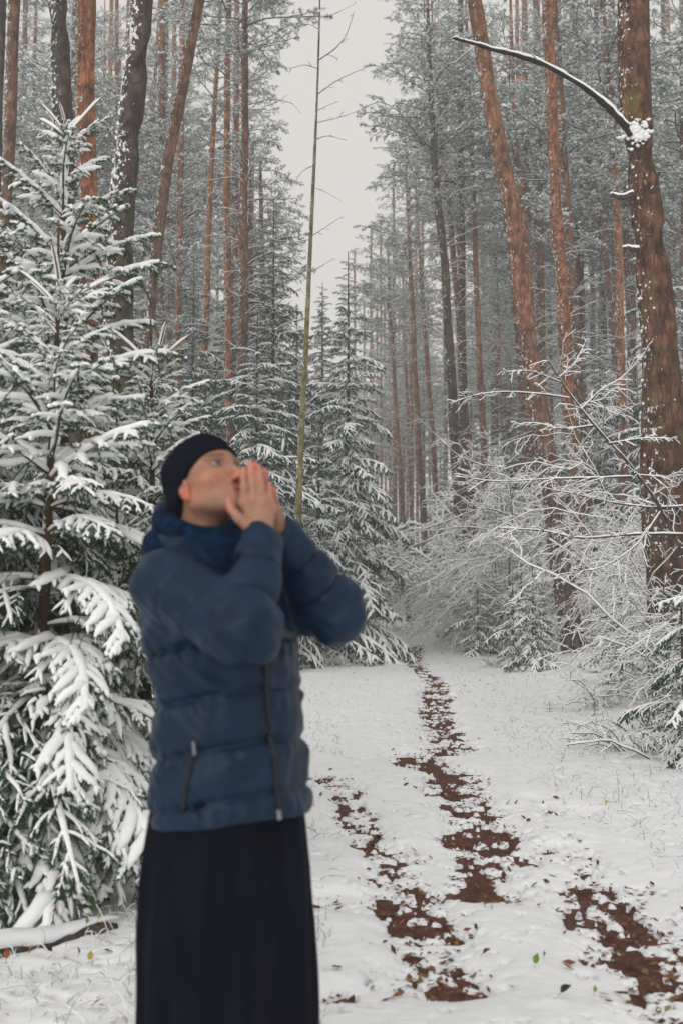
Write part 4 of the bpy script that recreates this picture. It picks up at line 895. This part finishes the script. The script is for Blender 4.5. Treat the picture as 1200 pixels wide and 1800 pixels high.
# ------------------------------------------------------------------ the person (distance fields turned into smooth surfaces)
class Field:
    def __init__(s, lo, hi, h):
        s.lo = np.array(lo, float); s.h = h; s.n = np.ceil((np.array(hi) - s.lo) / h).astype(int) + 1
        s.D = np.full(s.n, 0.2, np.float32)
    def sub(s, lo, hi):
        a = np.clip(np.floor((lo - s.lo) / s.h).astype(int), 0, s.n - 1); b = np.clip(np.ceil((hi - s.lo) / s.h).astype(int) + 1, 1, s.n)
        sl = tuple(slice(x, max(y, x + 1)) for x, y in zip(a, b))
        ax = [s.lo[i] + s.h * np.arange(sl[i].start, sl[i].stop) for i in range(3)]
        return sl, np.stack(np.meshgrid(*ax, indexing='ij'), -1)
    def put(s, lo, hi, fn, k=0.01, cut=False):
        m = 0.03 + k * 2; sl, X = s.sub(np.minimum(lo, hi) - m, np.maximum(lo, hi) + m)
        d = fn(X); a = s.D[sl]
        if cut: d = -d; h = np.maximum(k - np.abs(a - d), 0) / max(k, 1e-6); s.D[sl] = np.maximum(a, d) + h * h * k * 0.25
        else: h = np.maximum(k - np.abs(a - d), 0) / max(k, 1e-6); s.D[sl] = np.minimum(a, d) - h * h * k * 0.25
    def cap(s, p, q, r1, r2, k=0.01, mod=None, cut=False):
        p, q = np.array(p, float), np.array(q, float); v = q - p; L2 = v @ v + 1e-12; R = max(r1, r2) + 0.02
        def fn(X):
            t = np.clip(((X - p) @ v) / L2, 0, 1); d = np.linalg.norm(X - p - t[..., None] * v, axis=-1) - (r1 + (r2 - r1) * t)
            return d - mod(X, t) if mod else d
        s.put(np.minimum(p, q) - R, np.maximum(p, q) + R, fn, k, cut)
    def ell(s, c, r, A=None, k=0.01, cut=False, mod=None):
        c, r = np.array(c, float), np.array(r, float); A = np.eye(3) if A is None else A; R = r.max()
        def fn(X):
            y = (X - c) @ A.T; k0 = np.linalg.norm(y / r, axis=-1); k1 = np.linalg.norm(y / r ** 2, axis=-1)
            d = k0 * (k0 - 1) / np.maximum(k1, 1e-6); return d - mod(X) if mod else d
        s.put(c - R, c + R, fn, k, cut)
    def at(s, X):
        u = (np.asarray(X) - s.lo) / s.h; i = np.clip(np.floor(u).astype(int), 0, s.n - 2); f = np.clip(u - i, 0, 1); r = 0
        for a in (0, 1):
            for b in (0, 1):
                for c in (0, 1):
                    w = (f[..., 0] if a else 1 - f[..., 0]) * (f[..., 1] if b else 1 - f[..., 1]) * (f[..., 2] if c else 1 - f[..., 2])
                    r = r + w * s.D[i[..., 0] + a, i[..., 1] + b, i[..., 2] + c]
        return r
    def surface(s):
        D = s.D; S = D < 0; n = s.n - 1
        c = [S[a:a + n[0], b:b + n[1], d:d + n[2]] for a in (0, 1) for b in (0, 1) for d in (0, 1)]
        cnt = sum(x.astype(np.uint8) for x in c); act = (cnt > 0) & (cnt < 8)
        I = np.argwhere(act); idx = np.full(tuple(n), -1, np.int64); idx[act] = np.arange(len(I))
        cor = np.array([[a, b, d] for a in (0, 1) for b in (0, 1) for d in (0, 1)])
        v = np.stack([D[I[:, 0] + a, I[:, 1] + b, I[:, 2] + d] for a, b, d in cor], 1).astype(float)
        P_ = np.zeros((len(I), 3)); W = np.zeros(len(I))
        for i in range(8):
            for j in range(i + 1, 8):
                if np.abs(cor[i] - cor[j]).sum() != 1: continue
                x = (v[:, i] < 0) != (v[:, j] < 0); t = np.where(x, v[:, i] / np.where(x, v[:, i] - v[:, j], 1), 0)
                P_ += x[:, None] * (cor[i] + t[:, None] * (cor[j] - cor[i])); W += x
        V = s.lo + s.h * (I + P_ / W[:, None]); F = []
        for ax in range(3):
            o1, o2 = [(1, 2), (2, 0), (0, 1)][ax]
            sh = [slice(0, s.n[0] - 1), slice(0, s.n[1] - 1), slice(0, s.n[2] - 1)]
            for o in (o1, o2): sh[o] = slice(1, s.n[o] - 1)
            a = S[tuple(sh)]; sh2 = list(sh); sh2[ax] = slice(1, s.n[ax]); b = S[tuple(sh2)]
            E = np.argwhere(a != b); off = np.zeros(3, int); off[o1] = 1; off[o2] = 1; E = E + off; flip = S[E[:, 0], E[:, 1], E[:, 2]]
            q = []
            for d1, d2 in ((0, 0), (1, 0), (1, 1), (0, 1)):
                e = E.copy(); e[:, o1] -= d1; e[:, o2] -= d2; q.append(idx[e[:, 0], e[:, 1], e[:, 2]])
            Q = np.stack(q, 1); Q[~flip] = Q[~flip][:, ::-1]; F.append(Q)
        return V, np.concatenate(F)
def field_mesh(name, f, mats, tint=None, smooth_it=1):
    V, F = f.surface()
    for _ in range(smooth_it):
        acc = np.zeros_like(V); w = np.zeros(len(V))
        for a, b in ((0, 1), (1, 2), (2, 3), (3, 0)):
            np.add.at(acc, F[:, a], V[F[:, b]]); np.add.at(w, F[:, a], 1); np.add.at(acc, F[:, b], V[F[:, a]]); np.add.at(w, F[:, b], 1)
        V = V * 0.5 + 0.5 * acc / np.maximum(w, 1)[:, None]
    g = Geo(); g.add(V, F[:, ::-1] if False else F, 0, True); me = g.mesh(name, mats)
    if tint is not None:
        at = me.color_attributes.new('tint', 'FLOAT_COLOR', 'POINT'); c = tint(V); at.data.foreach_set('color', np.concatenate([c, np.ones((len(c), 1))], 1).astype(np.float32).ravel())
    return me

YC = 2.60
u3 = lambda v: np.array(v, float) / np.linalg.norm(v)
FB_ = u3([math.sin(math.radians(50)), -math.cos(math.radians(50)), 0])     # chest direction
RB_ = np.array([FB_[1], -FB_[0], 0])                                       # towards the person's right
CH = P(392, 1150, YC)[:2]
# head frame
yaw, pit = math.radians(43), math.radians(25)
HF = np.array([math.cos(pit) * math.cos(yaw), -math.cos(pit) * math.sin(yaw), math.sin(pit)]); HL = np.array([math.sin(yaw), math.cos(yaw), 0]); HU = np.cross(HF, HL)
HA = np.stack([HF, HL, HU]); NOSE = P(425, 832, 2.49); HC = NOSE - (HF * 0.118 + HU * -0.045)
hd = lambda x, y, z: HC + HF * x + HL * y + HU * z
neck0 = np.array([*P(352, 1000, YC)[:2], P(352, 1000, YC)[2]])

def head(f, k=0.012):
    f.ell(hd(-0.012, 0, 0.030), (0.098, 0.077, 0.088), HA, 0.01)
    f.ell(hd(0.030, 0, -0.030), (0.062, 0.062, 0.078), HA, 0.03)
    f.cap(hd(0.005, 0.052, -0.062), hd(0.076, 0.015, -0.102), 0.020, 0.016, 0.025)
    f.cap(hd(0.005, -0.052, -0.062), hd(0.076, -0.015, -0.102), 0.020, 0.016, 0.025)
    f.ell(hd(0.080, 0, -0.100), (0.017, 0.022, 0.015), HA, 0.018)            # chin
    f.ell(hd(0.066, 0, -0.078), (0.027, 0.034, 0.030), HA, 0.018)            # muzzle
    for s_ in (1, -1):
        f.ell(hd(0.056, s_ * 0.044, -0.030), (0.024, 0.022, 0.020), HA, 0.022)   # cheekbone
        f.ell(hd(0.091, s_ * 0.031, 0.001), (0.013, 0.019, 0.011), HA, 0.012, cut=True)  # socket
        f.cap(hd(0.084, s_ * 0.012, 0.016), hd(0.074, s_ * 0.050, 0.014), 0.007, 0.005, 0.012)  # brow ridge
        f.ell(hd(0.101, s_ * 0.0115, -0.048), (0.010, 0.007, 0.007), HA, 0.006)  # nostril wing
        f.ell(hd(-0.002, s_ * 0.076, -0.026), (0.018, 0.008, 0.030), HA, 0.005)  # ear
        f.ell(hd(0.002, s_ * 0.084, -0.022), (0.009, 0.005, 0.015), HA, 0.004, cut=True)
        f.ell(hd(0.004, s_ * 0.077, -0.051), (0.009, 0.006, 0.010), HA, 0.006)   # lobe
    f.cap(hd(0.088, 0, 0.004), hd(0.108, 0, -0.042), 0.0075, 0.0095, 0.010)      # nose bridge
    f.ell(hd(0.110, 0, -0.046), (0.011, 0.010, 0.009), HA, 0.008)
    for s_ in (1, -1): f.ell(hd(0.106, s_ * 0.007, -0.056), (0.005, 0.0035, 0.004), HA, 0.003, cut=True)
    f.cap(hd(0.092, -0.018, -0.072), hd(0.092, 0.018, -0.072), 0.0055, 0.0055, 0.006)   # lips
    f.cap(hd(0.090, -0.016, -0.084), hd(0.090, 0.016, -0.084), 0.006, 0.006, 0.006)
    f.ell(hd(0.100, 0, -0.078), (0.010, 0.013, 0.005), HA, 0.003, cut=True)           # open mouth

RW, RE, RS = P(461, 948, 2.43), P(430, 1116, 2.30), P(300, 1018, 2.44)      # right wrist, elbow, shoulder
LW, LE, LS = P(496, 942, 2.53), P(592, 1082, 2.62), P(478, 1020, 2.76)
def hand(f, W, kn, tips, thumb, rs=1.0):
    """W wrist; kn four knuckles; tips four fingertips; thumb three points"""
    for i, (a, b) in enumerate(zip(kn, tips)):
        f.cap(W + (a - W) * 0.12, a, 0.0155, 0.0125, 0.016)
    for a, b in zip(kn[:-1], kn[1:]): f.cap(a, b, 0.012, 0.012, 0.010)
    for i, (a, b) in enumerate(zip(kn, tips)):
        v = b - a; n_ = np.array([0, 0.010, 0]); m1 = a + v * 0.45 - n_ * 0.8; m2 = a + v * 0.76 - n_ * 0.5; r = (0.0092, 0.0095, 0.0092, 0.0082)[i] * rs
        f.cap(a, m1, r * 1.12, r, 0.006); f.cap(m1, m2, r, r * 0.93, 0.003); f.cap(m2, b, r * 0.93, r * 0.80, 0.003)
    f.cap(thumb[0], thumb[1], 0.0165, 0.0125, 0.014); f.cap(thumb[1], thumb[2], 0.0115, 0.0100, 0.004); f.cap(thumb[2], thumb[3], 0.0105, 0.0085, 0.003)
rk = [P(430, 884, 2.445), P(447, 877, 2.435), P(463, 882, 2.435), P(477, 893, 2.445)]
rt = [P(429, 826, 2.462), P(440, 814, 2.458), P(455, 822, 2.455), P(472, 852, 2.457)]
rth = [P(444, 930, 2.425), P(421, 912, 2.42), P(407, 896, 2.425), P(402, 880, 2.43)]
lk = [P(438, 886, 2.515), P(455, 880, 2.525), P(471, 884, 2.525), P(485, 896, 2.515)]
lt = [P(437, 828, 2.490), P(449, 817, 2.490), P(465, 828, 2.490), P(481, 858, 2.492)]
lth = [P(462, 925, 2.52), P(436, 915, 2.51), P(418, 904, 2.505), P(410, 888, 2.50)]
def build_body():
    f = Field((-0.50, 2.18, 0.80), (0.05, 2.90, 1.82), 0.0027)
    head(f)
    nb = np.array([*neck0[:2], 1.50])
    f.cap(nb, hd(-0.03, 0, -0.05), 0.060, 0.055, 0.03)
    c = np.array([*CH, 0])
    f.ell(c + [0, 0, 1.30], (0.12, 0.165, 0.22), np.stack([FB_, RB_, [0, 0, 1]]), 0.03)
    f.ell(c + [0, 0, 1.00], (0.115, 0.155, 0.18), np.stack([FB_, RB_, [0, 0, 1]]), 0.05)
    f.cap(LS, nb, 0.045, 0.05, 0.04); f.cap(RS, nb, 0.045, 0.05, 0.04)
    for S_, E_, W_ in ((RS, RE, RW), (LS, LE, LW)):
        f.cap(S_, E_, 0.046, 0.036, 0.02); f.cap(E_, W_, 0.036, 0.025, 0.015)
    hand(f, RW, rk, rt, rth); hand(f, LW, lk, lt, lth)
    return f
def skin_tint(V):
    base = np.array([0.34, 0.185, 0.120]); c = np.tile(base, (len(V), 1))
    def blend(cen, rad, col, a=1.0, A=None):
        nonlocal c
        d = np.linalg.norm(((V - cen) @ (HA.T)) / np.array(rad), axis=-1); w = (a * np.exp(-d ** 2))[:, None]; c = c * (1 - w) + np.array(col) * w
    blend(hd(0.060, -0.048, -0.038), (0.03, 0.03, 0.022), (0.56, 0.20, 0.14), 0.75); blend(hd(0.060, 0.048, -0.038), (0.03, 0.03, 0.022), (0.56, 0.20, 0.14), 0.75)
    blend(hd(0.108, 0, -0.05), (0.02, 0.02, 0.016), (0.58, 0.16, 0.13), 0.75)
    for s_ in (1, -1):
        blend(hd(0.003, s_ * 0.082, -0.046), (0.025, 0.02, 0.025), (0.56, 0.14, 0.09), 0.8)
        blend(hd(0.085, s_ * 0.031, 0.002), (0.02, 0.024, 0.012), (0.20, 0.08, 0.06), 0.7)  # eye socket shadow painted into the skin colour
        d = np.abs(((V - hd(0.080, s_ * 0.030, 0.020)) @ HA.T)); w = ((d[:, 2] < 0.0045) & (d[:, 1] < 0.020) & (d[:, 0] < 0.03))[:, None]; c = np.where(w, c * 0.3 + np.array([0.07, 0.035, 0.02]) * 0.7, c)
    blend(hd(0.060, 0, -0.100), (0.06, 0.07, 0.030), (0.20, 0.13, 0.09), 0.6)       # stubble shade of the jaw
    blend(hd(0.095, 0, -0.078), (0.012, 0.022, 0.010), (0.42, 0.10, 0.09), 0.9)
    blend(hd(0.106, -0.007, -0.056), (0.006, 0.006, 0.005), (0.16, 0.02, 0.02), 0.9)
    for t in rt + lt + [rth[3], lth[3]]:
        d = np.linalg.norm(V - t, axis=-1); w = (0.55 * np.exp(-(d / 0.028) ** 2))[:, None]; c = c * (1 - w) + np.array([0.60, 0.21, 0.16]) * w
    for t in rk + lk:
        d = np.linalg.norm(V - t, axis=-1); w = (0.35 * np.exp(-(d / 0.012) ** 2))[:, None]; c = c * (1 - w) + np.array([0.56, 0.22, 0.16]) * w
    return c
def tinted(name, rough, spec, sss=0.0):
    m, nd, lk_, b = new_mat(name, (.5, .3, .2), rough, spec); a = nd.new('ShaderNodeAttribute'); a.attribute_name = 'tint'
    n = noise(nd, lk_, 60, 3); r_ = ramp(nd, lk_, n.outputs['Fac'], [(0.3, (0.88, 0.86, 0.86)), (0.7, (1.08, 1.06, 1.05))])
    mm = nd.new('ShaderNodeMix'); mm.data_type = 'RGBA'; mm.blend_type = 'MULTIPLY'; mm.inputs[0].default_value = 1
    lk_.new(a.outputs['Color'], mm.inputs[6]); lk_.new(r_.outputs[0], mm.inputs[7]); lk_.new(mm.outputs[2], b.inputs['Base Color'])
    return m
SKIN = tinted('skin', 0.5, 0.35)
JACKET = two_tone('navy_quilted_nylon', (0.0008, 0.0120, 0.034), (0.0018, 0.0195, 0.051), 12.0, 0.5, 0.22, 0.25, 5, bd=0.004)
JACKET.node_tree.nodes['Principled BSDF'].inputs['Sheen Weight'].default_value = 0.0
JACKET.node_tree.nodes['Principled BSDF'].inputs['Sheen Tint'].default_value = (0.6, 0.7, 0.9, 1)
KNIT = two_tone('black_navy_knit', (0.004, 0.005, 0.011), (0.009, 0.010, 0.019), 160.0, 0.95, 0.05, 0.7, 2, bd=0.003)
SCARF = two_tone('deep_blue_scarf', (0.0005, 0.006, 0.018), (0.002, 0.022, 0.062), 50.0, 0.9, 0.1, 0.4, 3, bd=0.004)
CLOTH = two_tone('black_navy_cloth', (0.003, 0.004, 0.009), (0.006, 0.007, 0.014), 30.0, 0.9, 0.05, 0.3, 4, bd=0.003, stretch=(1, 1, 0.15))
ZIP = new_mat('black_zip', (0.006, 0.008, 0.012), 0.5, 0.3)[0]; METAL = new_mat('zip_metal', (0.14, 0.16, 0.17), 0.35, 0.6)[0]
HAIR = two_tone('dark_hair', (0.045, 0.025, 0.012), (0.10, 0.055, 0.02), 90.0, 0.7, 0.3)

def build_jacket():
    f = Field((-0.56, 2.10, 0.79), (0.13, 2.98, 1.64), 0.0036)
    c3 = np.array([*CH, 0.0])
    def seam(z, z0=0.925, per=0.117, depth=0.007, puff=0.005):
        u = (z - z0) / per; w = np.abs(u - np.round(u)) * per
        return puff * np.sqrt(np.clip(1 - (1 - 2 * w / per) ** 2, 0, 1)) - depth * np.exp(-(w / 0.009) ** 2)
    def pk(X): z = X[..., 2]; u = (z - 0.925) / 0.117; w = np.abs(u - np.round(u)) * 0.117; return 0.0022 * np.sin(X[..., 0] * 150 + 2 * np.sin(X[..., 1] * 60)) * np.exp(-(w / 0.022) ** 2)
    def wr(X): return 0.0060 * np.sin(X[..., 0] * 37 + 3 * np.sin(X[..., 2] * 21)) * np.sin(X[..., 1] * 31 + X[..., 2] * 17) + 0.0018 * np.sin(X[..., 0] * 90 + X[..., 2] * 60) * np.sin(X[..., 1] * 83 - X[..., 2] * 71)
    def torso(X):
        z = X[..., 2]; cx = np.interp(z, [0.8, 1.2, 1.5], [0.026, 0.013, -0.045]); q = X - c3; q0 = q[..., 0] - cx; q1 = q[..., 1]
        a = q0 * RB_[0] + q1 * RB_[1]; b = q0 * FB_[0] + q1 * FB_[1]
        A = np.interp(z, [0.80, 0.86, 1.0, 1.15, 1.30, 1.42, 1.50, 1.56], [0.200, 0.203, 0.198, 0.186, 0.197, 0.195, 0.150, 0.10])
        Bd = np.interp(z, [0.80, 0.86, 1.0, 1.15, 1.30, 1.42, 1.50, 1.56], [0.172, 0.176, 0.165, 0.150, 0.150, 0.140, 0.115, 0.09])
        k0 = np.sqrt((a / A) ** 2 + (b / Bd) ** 2); d = (k0 - 1) * np.minimum(A, Bd) * 1.02
        zf = z - 0.04 * b / 0.17
        d = d - seam(zf) - wr(X) - pk(X)
        zlo = 0.884 + 0.10 * b + 0.004 * np.sin(a * 20)
        return np.maximum(np.maximum(d, zlo - z), z - 1.55)
    f.put(np.array([CH[0] - .25, CH[1] - .25, .82]), np.array([CH[0] + .25, CH[1] + .25, 1.56]), torso, 0.0)
    def sl(per, n0=0.0, depth=0.008, puff=0.006, L=0.3):
        def m(X, t):
            u = (t * L + n0) / per; w = np.abs(u - np.round(u)) * per
            return puff * np.sqrt(np.clip(1 - (1 - 2 * w / per) ** 2, 0, 1)) - depth * np.exp(-(w / 0.008) ** 2) * (t < 0.97) + wr(X)
        return m
    f.cap(RS + [0.0, 0.0, -0.012], RE, 0.082, 0.071, 0.045, sl(0.10, 0.03, 0.003, 0.003))
    f.cap(LS + [0.0, 0.0, -0.012], LE, 0.078, 0.068, 0.040, sl(0.10, 0.03, 0.003, 0.003))
    f.cap(RE + [0, 0, 0.005], RW - (RW - RE) * 0.04, 0.068, 0.043, 0.035, sl(0.088, 0.0, 0.008, 0.006, 0.25))
    f.cap(LE + [0, 0, 0.005], LW - (LW - LE) * 0.04, 0.067, 0.042, 0.035, sl(0.088, 0.0, 0.008, 0.006, 0.25))
    # (soft folds come from the wrinkle term)
    for k_ in range(0):
        a_ = RE + (RS - RE) * (0.22 + 0.16 * k_); d_ = np.array([0.05, -0.075, 0.055 - 0.01 * k_])
        f.cap(a_ + d_ * np.array([1.3, 1, 1.15]), a_ + d_ * np.array([-0.9, 1.05, 0.4 - .5 * k_]), 0.006, 0.004, 0.014, cut=True)
    # yoke / raised collar and the hood bunched behind the neck
    cc = np.array([*P(352, 985, YC)[:2], 0])
    for i in range(22):
        a0, a1 = [math.radians(-150 + j * 300 / 22) for j in (i, i + 1)]
        g_ = lambda a, r, z: cc + np.array([0, 0, z]) - FB_ * math.cos(a) * r + RB_ * math.sin(a) * r
        zz0, zz1 = [1.455 + 0.030 * math.cos(a) * 0 - 0.03 * (1 - abs(a) / 2.7) for a in (a0, a1)]
        f.cap(g_(a0, 0.110, zz0), g_(a1, 0.110, zz1), 0.034, 0.034, 0.03)
        if abs(a0) < 1.9:
            f.cap(g_(a0, 0.100, zz0 + 0.075), g_(a1, 0.100, zz1 + 0.075), 0.026 * math.cos(a0 * 0.55), 0.026 * math.cos(a1 * 0.55), 0.02)
    f.ell(P(290, 918, 2.70), (0.034, 0.050, 0.058), None, 0.03); f.ell(P(286, 965, 2.66), (0.034, 0.050, 0.05), None, 0.03)
    # hollow the cuffs and the hem
    for W_, E_ in ((RW, RE), (LW, LE)):
        v = u3(W_ - E_); f.cap(W_ - v * 0.012, W_ + v * 0.05, 0.031, 0.031, 0.006, cut=True)
    return f
def ray_out(f, z, ang, r0=0.35, cxy=None):
    """point on the field's surface at height z, angle from the chest direction towards the right"""
    c = np.array([*(cxy if cxy is not None else CH), z]); d = FB_ * math.cos(ang) + RB_ * math.sin(ang)
    t = np.linspace(0.02, r0, 240); v = f.at(c + d * t[:, None]); i = np.argmax(v > 0); return c + d * t[i], d

def build_person():
    t = thing('person', 'person in a navy quilted jacket and black beanie, looking up and calling through cupped hands', 'person', (CH[0], CH[1], 0.02))
    off = np.array([CH[0], CH[1], 0.02])
    def part(name, me, parent=None, **kw):
        me.transform(Matrix.Translation(-Vector(off))); return obj(name, me, parent or t, **kw)
    fb = build_body(); body = part('body', field_mesh('body', fb, [SKIN], skin_tint))
    for s_ in (1, -1):
        g = Geo(); ring, seg = 12, 16; c = hd(0.0735, s_ * 0.031, 0.001); R = 0.0118
        look = u3(HF * 1.0 + HU * 0.35 + HL * 0.15); a_ = u3(np.cross(look, HU)); b_ = np.cross(a_, look)
        V, F = [], []
        th = np.linspace(0.02, math.pi - 0.02, ring)
        for q in th:
            for k_ in range(seg):
                p = 2 * math.pi * k_ / seg; V.append(c + R * (look * math.cos(q) + (a_ * math.cos(p) + b_ * math.sin(p)) * math.sin(q)))
        for i in range(ring - 1):
            for k_ in range(seg): F.append([i * seg + k_, i * seg + (k_ + 1) % seg, (i + 1) * seg + (k_ + 1) % seg, (i + 1) * seg + k_])
        F = np.array(F); row = np.repeat(np.arange(ring - 1), seg); g.add(V, F[row < 3], 1, True); g.V = [g.V[0]]
        g.F.append((F[row >= 3], 0, True))
        g.F.append((np.arange(seg)[None], 1, True))
        part('eye', g.mesh('eye', [EYE_W, EYE_I]), body)
    # hair under the hat at the nape and temple
    f = Field(HC - 0.16, HC + 0.16, 0.003)
    f.ell(hd(-0.030, 0, 0.006), (0.085, 0.081, 0.075), HA, 0.0)
    f.put(HC - .14, HC + .14, lambda X: -(((X - HC) @ HF) * 1.0 + ((X - HC) @ HU) * 0.30 + 0.012) * -1, 0.006, cut=False) if False else None
    def keep(X): x = (X - HC) @ HF; z = (X - HC) @ HU; return np.maximum(x + 0.010 + 0.25 * z, z - 0.05)
    sl_, X = f.sub(HC - .16, HC + .16); f.D[sl_] = np.maximum(f.D[sl_], keep(X)); part('hair', field_mesh('hair', f, [HAIR]))
    # beanie
    f = Field(HC - 0.18, HC + 0.18, 0.003)
    rib = lambda X: 0.0015 * np.sin(70 * np.arctan2((X - HC) @ HL, (X - HC) @ HF)) + 0.003 * np.sin(((X - HC) @ HU) * 55 + 2 * np.sin(((X - HC) @ HF) * 25))
    f.ell(hd(-0.010, 0, 0.024), (0.106, 0.090, 0.092), HA, 0.0, mod=rib)
    f.ell(hd(-0.034, 0, -0.030), (0.083, 0.084, 0.072), HA, 0.03, mod=rib)
    def cutp(X):
        x = (X - HC) @ HF; z = (X - HC) @ HU; y = (X - HC) @ HL
        edge = np.interp(x, [-0.12, -0.06, -0.015, 0.03, 0.07, 0.10], [-0.078, -0.068, -0.028, 0.006, 0.030, 0.040]); return edge - z
    sl_, X = f.sub(HC - .18, HC + .18); f.D[sl_] = np.maximum(f.D[sl_], cutp(X)); hat = part('beanie', field_mesh('beanie', f, [KNIT]))
    # scarf: three soft rolls round the throat
    f = Field((-0.54, 2.36, 1.34), (-0.10, 2.84, 1.70), 0.003); cc = np.array([*P(352, 960, YC)[:2], 0])
    for j, (z0_, r, rr_, tl) in enumerate([(1.470, 0.102, 0.036, 0.10), (1.520, 0.098, 0.034, 0.25), (1.562, 0.086, 0.028, 0.45), (1.435, 0.110, 0.030, 0.0)]):
        pr = None
        for a in np.linspace(0, 2 * math.pi, 30):
            w_ = r * (1 + 0.06 * math.sin(3 * a + j * 2)); p = cc + np.array([0, 0, z0_ + 0.010 * math.sin(2 * a + j * 1.7) - tl * 0.045 * (math.cos(a))]) + FB_ * math.cos(a) * (w_ + 0.01) + RB_ * math.sin(a) * w_
            if pr is not None: f.cap(pr, p, rr_ * (1 + .12 * math.sin(2 * a + j)), rr_ * (1 + .12 * math.sin(2 * a + j)), 0.008)
            pr = p
    part('scarf', field_mesh('scarf', f, [SCARF]))
    # jacket
    fj = build_jacket(); jk = part('jacket', field_mesh('jacket', fj, [JACKET]))
    def strip(name, zs, angs, r, mat, parent, cxy=None):
        pts = []; 
        for z, a in zip(zs, angs): p, d = ray_out(fj, z, a, cxy=cxy); pts.append(p + d * 0.001)
        pts = np.array(pts); 
        for _ in range(9): pts[1:-1] = (pts[:-2] + 2 * pts[1:-1] + pts[2:]) / 4
        g = Geo(); tubes(g, pts[None] , np.full((1, len(pts)), r), 6, 0, True); return part(name, g.mesh(name, [mat]), parent), pts
    zs = np.linspace(0.912, 1.30, 60); zp, zpts = strip('zip', zs, np.interp(zs, [.87, 1.3], [0.03, 0.12]), 0.0065, ZIP, jk)
    zs = np.linspace(0.930, 1.090, 30); pz, ppts = strip('pocket_zip', zs, np.interp(zs, [.9, 1.08], [1.24, 1.10]), 0.0052, ZIP, jk)
    g = Geo(); q = ppts[-2] + RB_ * 0.004 + FB_ * 0.004; tubes(g, np.array([q, q + [0.004, -.002, -0.030]])[None], np.array([[0.0035, 0.0045]]), 6, 0); part('zip_pull', g.mesh('zip_pull', [METAL]), jk)
    g = Geo(); q = zpts[0]; tubes(g, np.array([q + [0, 0, 0.012], q + FB_ * 0.006 + [0, 0, -0.010]])[None], np.array([[0.006, 0.006]]), 8, 0); part('zip_pull', g.mesh('zip_pull', [METAL]), jk)
    # trousers
    f = Field((CH[0] - .34, CH[1] - .34, 0.05), (CH[0] + .34, CH[1] + .34, 1.02), 0.006); c3 = np.array([*CH, 0])
    def leg(s_):
        def fn(X):
            z = X[..., 2]; o = np.interp(z, [0, 0.4, 0.9], [0.105, 0.092, 0.070]) * s_; q0 = X[..., 0] - c3[0] - o * RB_[0] - 0.020; q1 = X[..., 1] - c3[1] - o * RB_[1]
            an = np.arctan2(q1, q0); R = np.interp(z, [0.05, 0.40, 0.62, 0.75, 0.95], [0.150, 0.149, 0.150, 0.144, 0.122])
            fold = 0.013 * np.sin(an * 4 + 2 * s_ + 1.2 * np.sin(z * 4)) + 0.006 * np.sin(an * 9 + 3 * z + s_) + 0.004 * np.sin(z * 14 + an * 3) * np.sin(an * 2)
            return np.maximum(np.hypot(q0, q1) - R - fold * np.interp(z, [0.5, 0.95], [1, 0.4]), np.maximum(0.075 - z, z - 0.99))
        return fn
    lo, hi = np.array([CH[0] - .3, CH[1] - .3, .06]), np.array([CH[0] + .3, CH[1] + .3, 1.0])
    f.put(lo, hi, leg(1), 0.0); f.put(lo, hi, leg(-1), 0.008); part('trousers', field_mesh('trousers', f, [CLOTH], None, 1))
    for s_ in (1, -1):
        f = Field((CH[0] - .36, CH[1] - .4, -0.02), (CH[0] + .36, CH[1] + .36, 0.2), 0.005); b = c3 + RB_ * 0.12 * s_
        f.cap(b + [0, 0, 0.06] - FB_ * 0.05, b + FB_ * 0.15 + [0, 0, 0.045], 0.045, 0.042, 0.0); f.cap(b + [0, 0, 0.05] - FB_ * 0.03, b + [0, 0, 0.17] - FB_ * 0.03, 0.045, 0.045, 0.03)
        sl_, X = f.sub(f.lo, f.lo + f.h * f.n); f.D[sl_] = np.maximum(f.D[sl_], 0.022 - X[..., 2]); part('boot', field_mesh('boot', f, [ZIP]))
EYE_W = new_mat('eye_white', (0.22, 0.22, 0.22), 0.2, 0.5)[0]; EYE_I = new_mat('eye_iris', (0.06, 0.07, 0.07), 0.2, 0.5)[0]
build_person()
# ------------------------------------------------------------------ haze
hm = bpy.data.materials.new('winter_haze'); hm.use_nodes = True; hn = hm.node_tree.nodes; hn.clear()
ho = hn.new('ShaderNodeOutputMaterial'); hv = hn.new('ShaderNodeVolumePrincipled')
hv.inputs['Color'].default_value = (0.985, 0.99, 0.995, 1); hv.inputs['Density'].default_value = HAZE; hv.inputs['Anisotropy'].default_value = 0.0
hm.node_tree.links.new(hv.outputs[0], ho.inputs['Volume'])
g = Geo(); x0, x1, y0, y1, z0, z1 = -170.0, 170.0, -20.0, 330.0, -1.5, 38.5
V = [(x, y, z) for z in (z0, z1) for y in (y0, y1) for x in (x0, x1)]
g.add(V, [[0, 2, 3, 1], [4, 5, 7, 6], [0, 1, 5, 4], [2, 6, 7, 3], [0, 4, 6, 2], [1, 3, 7, 5]], 0)
obj('haze', g.mesh('haze', [hm]), None, kind='stuff')
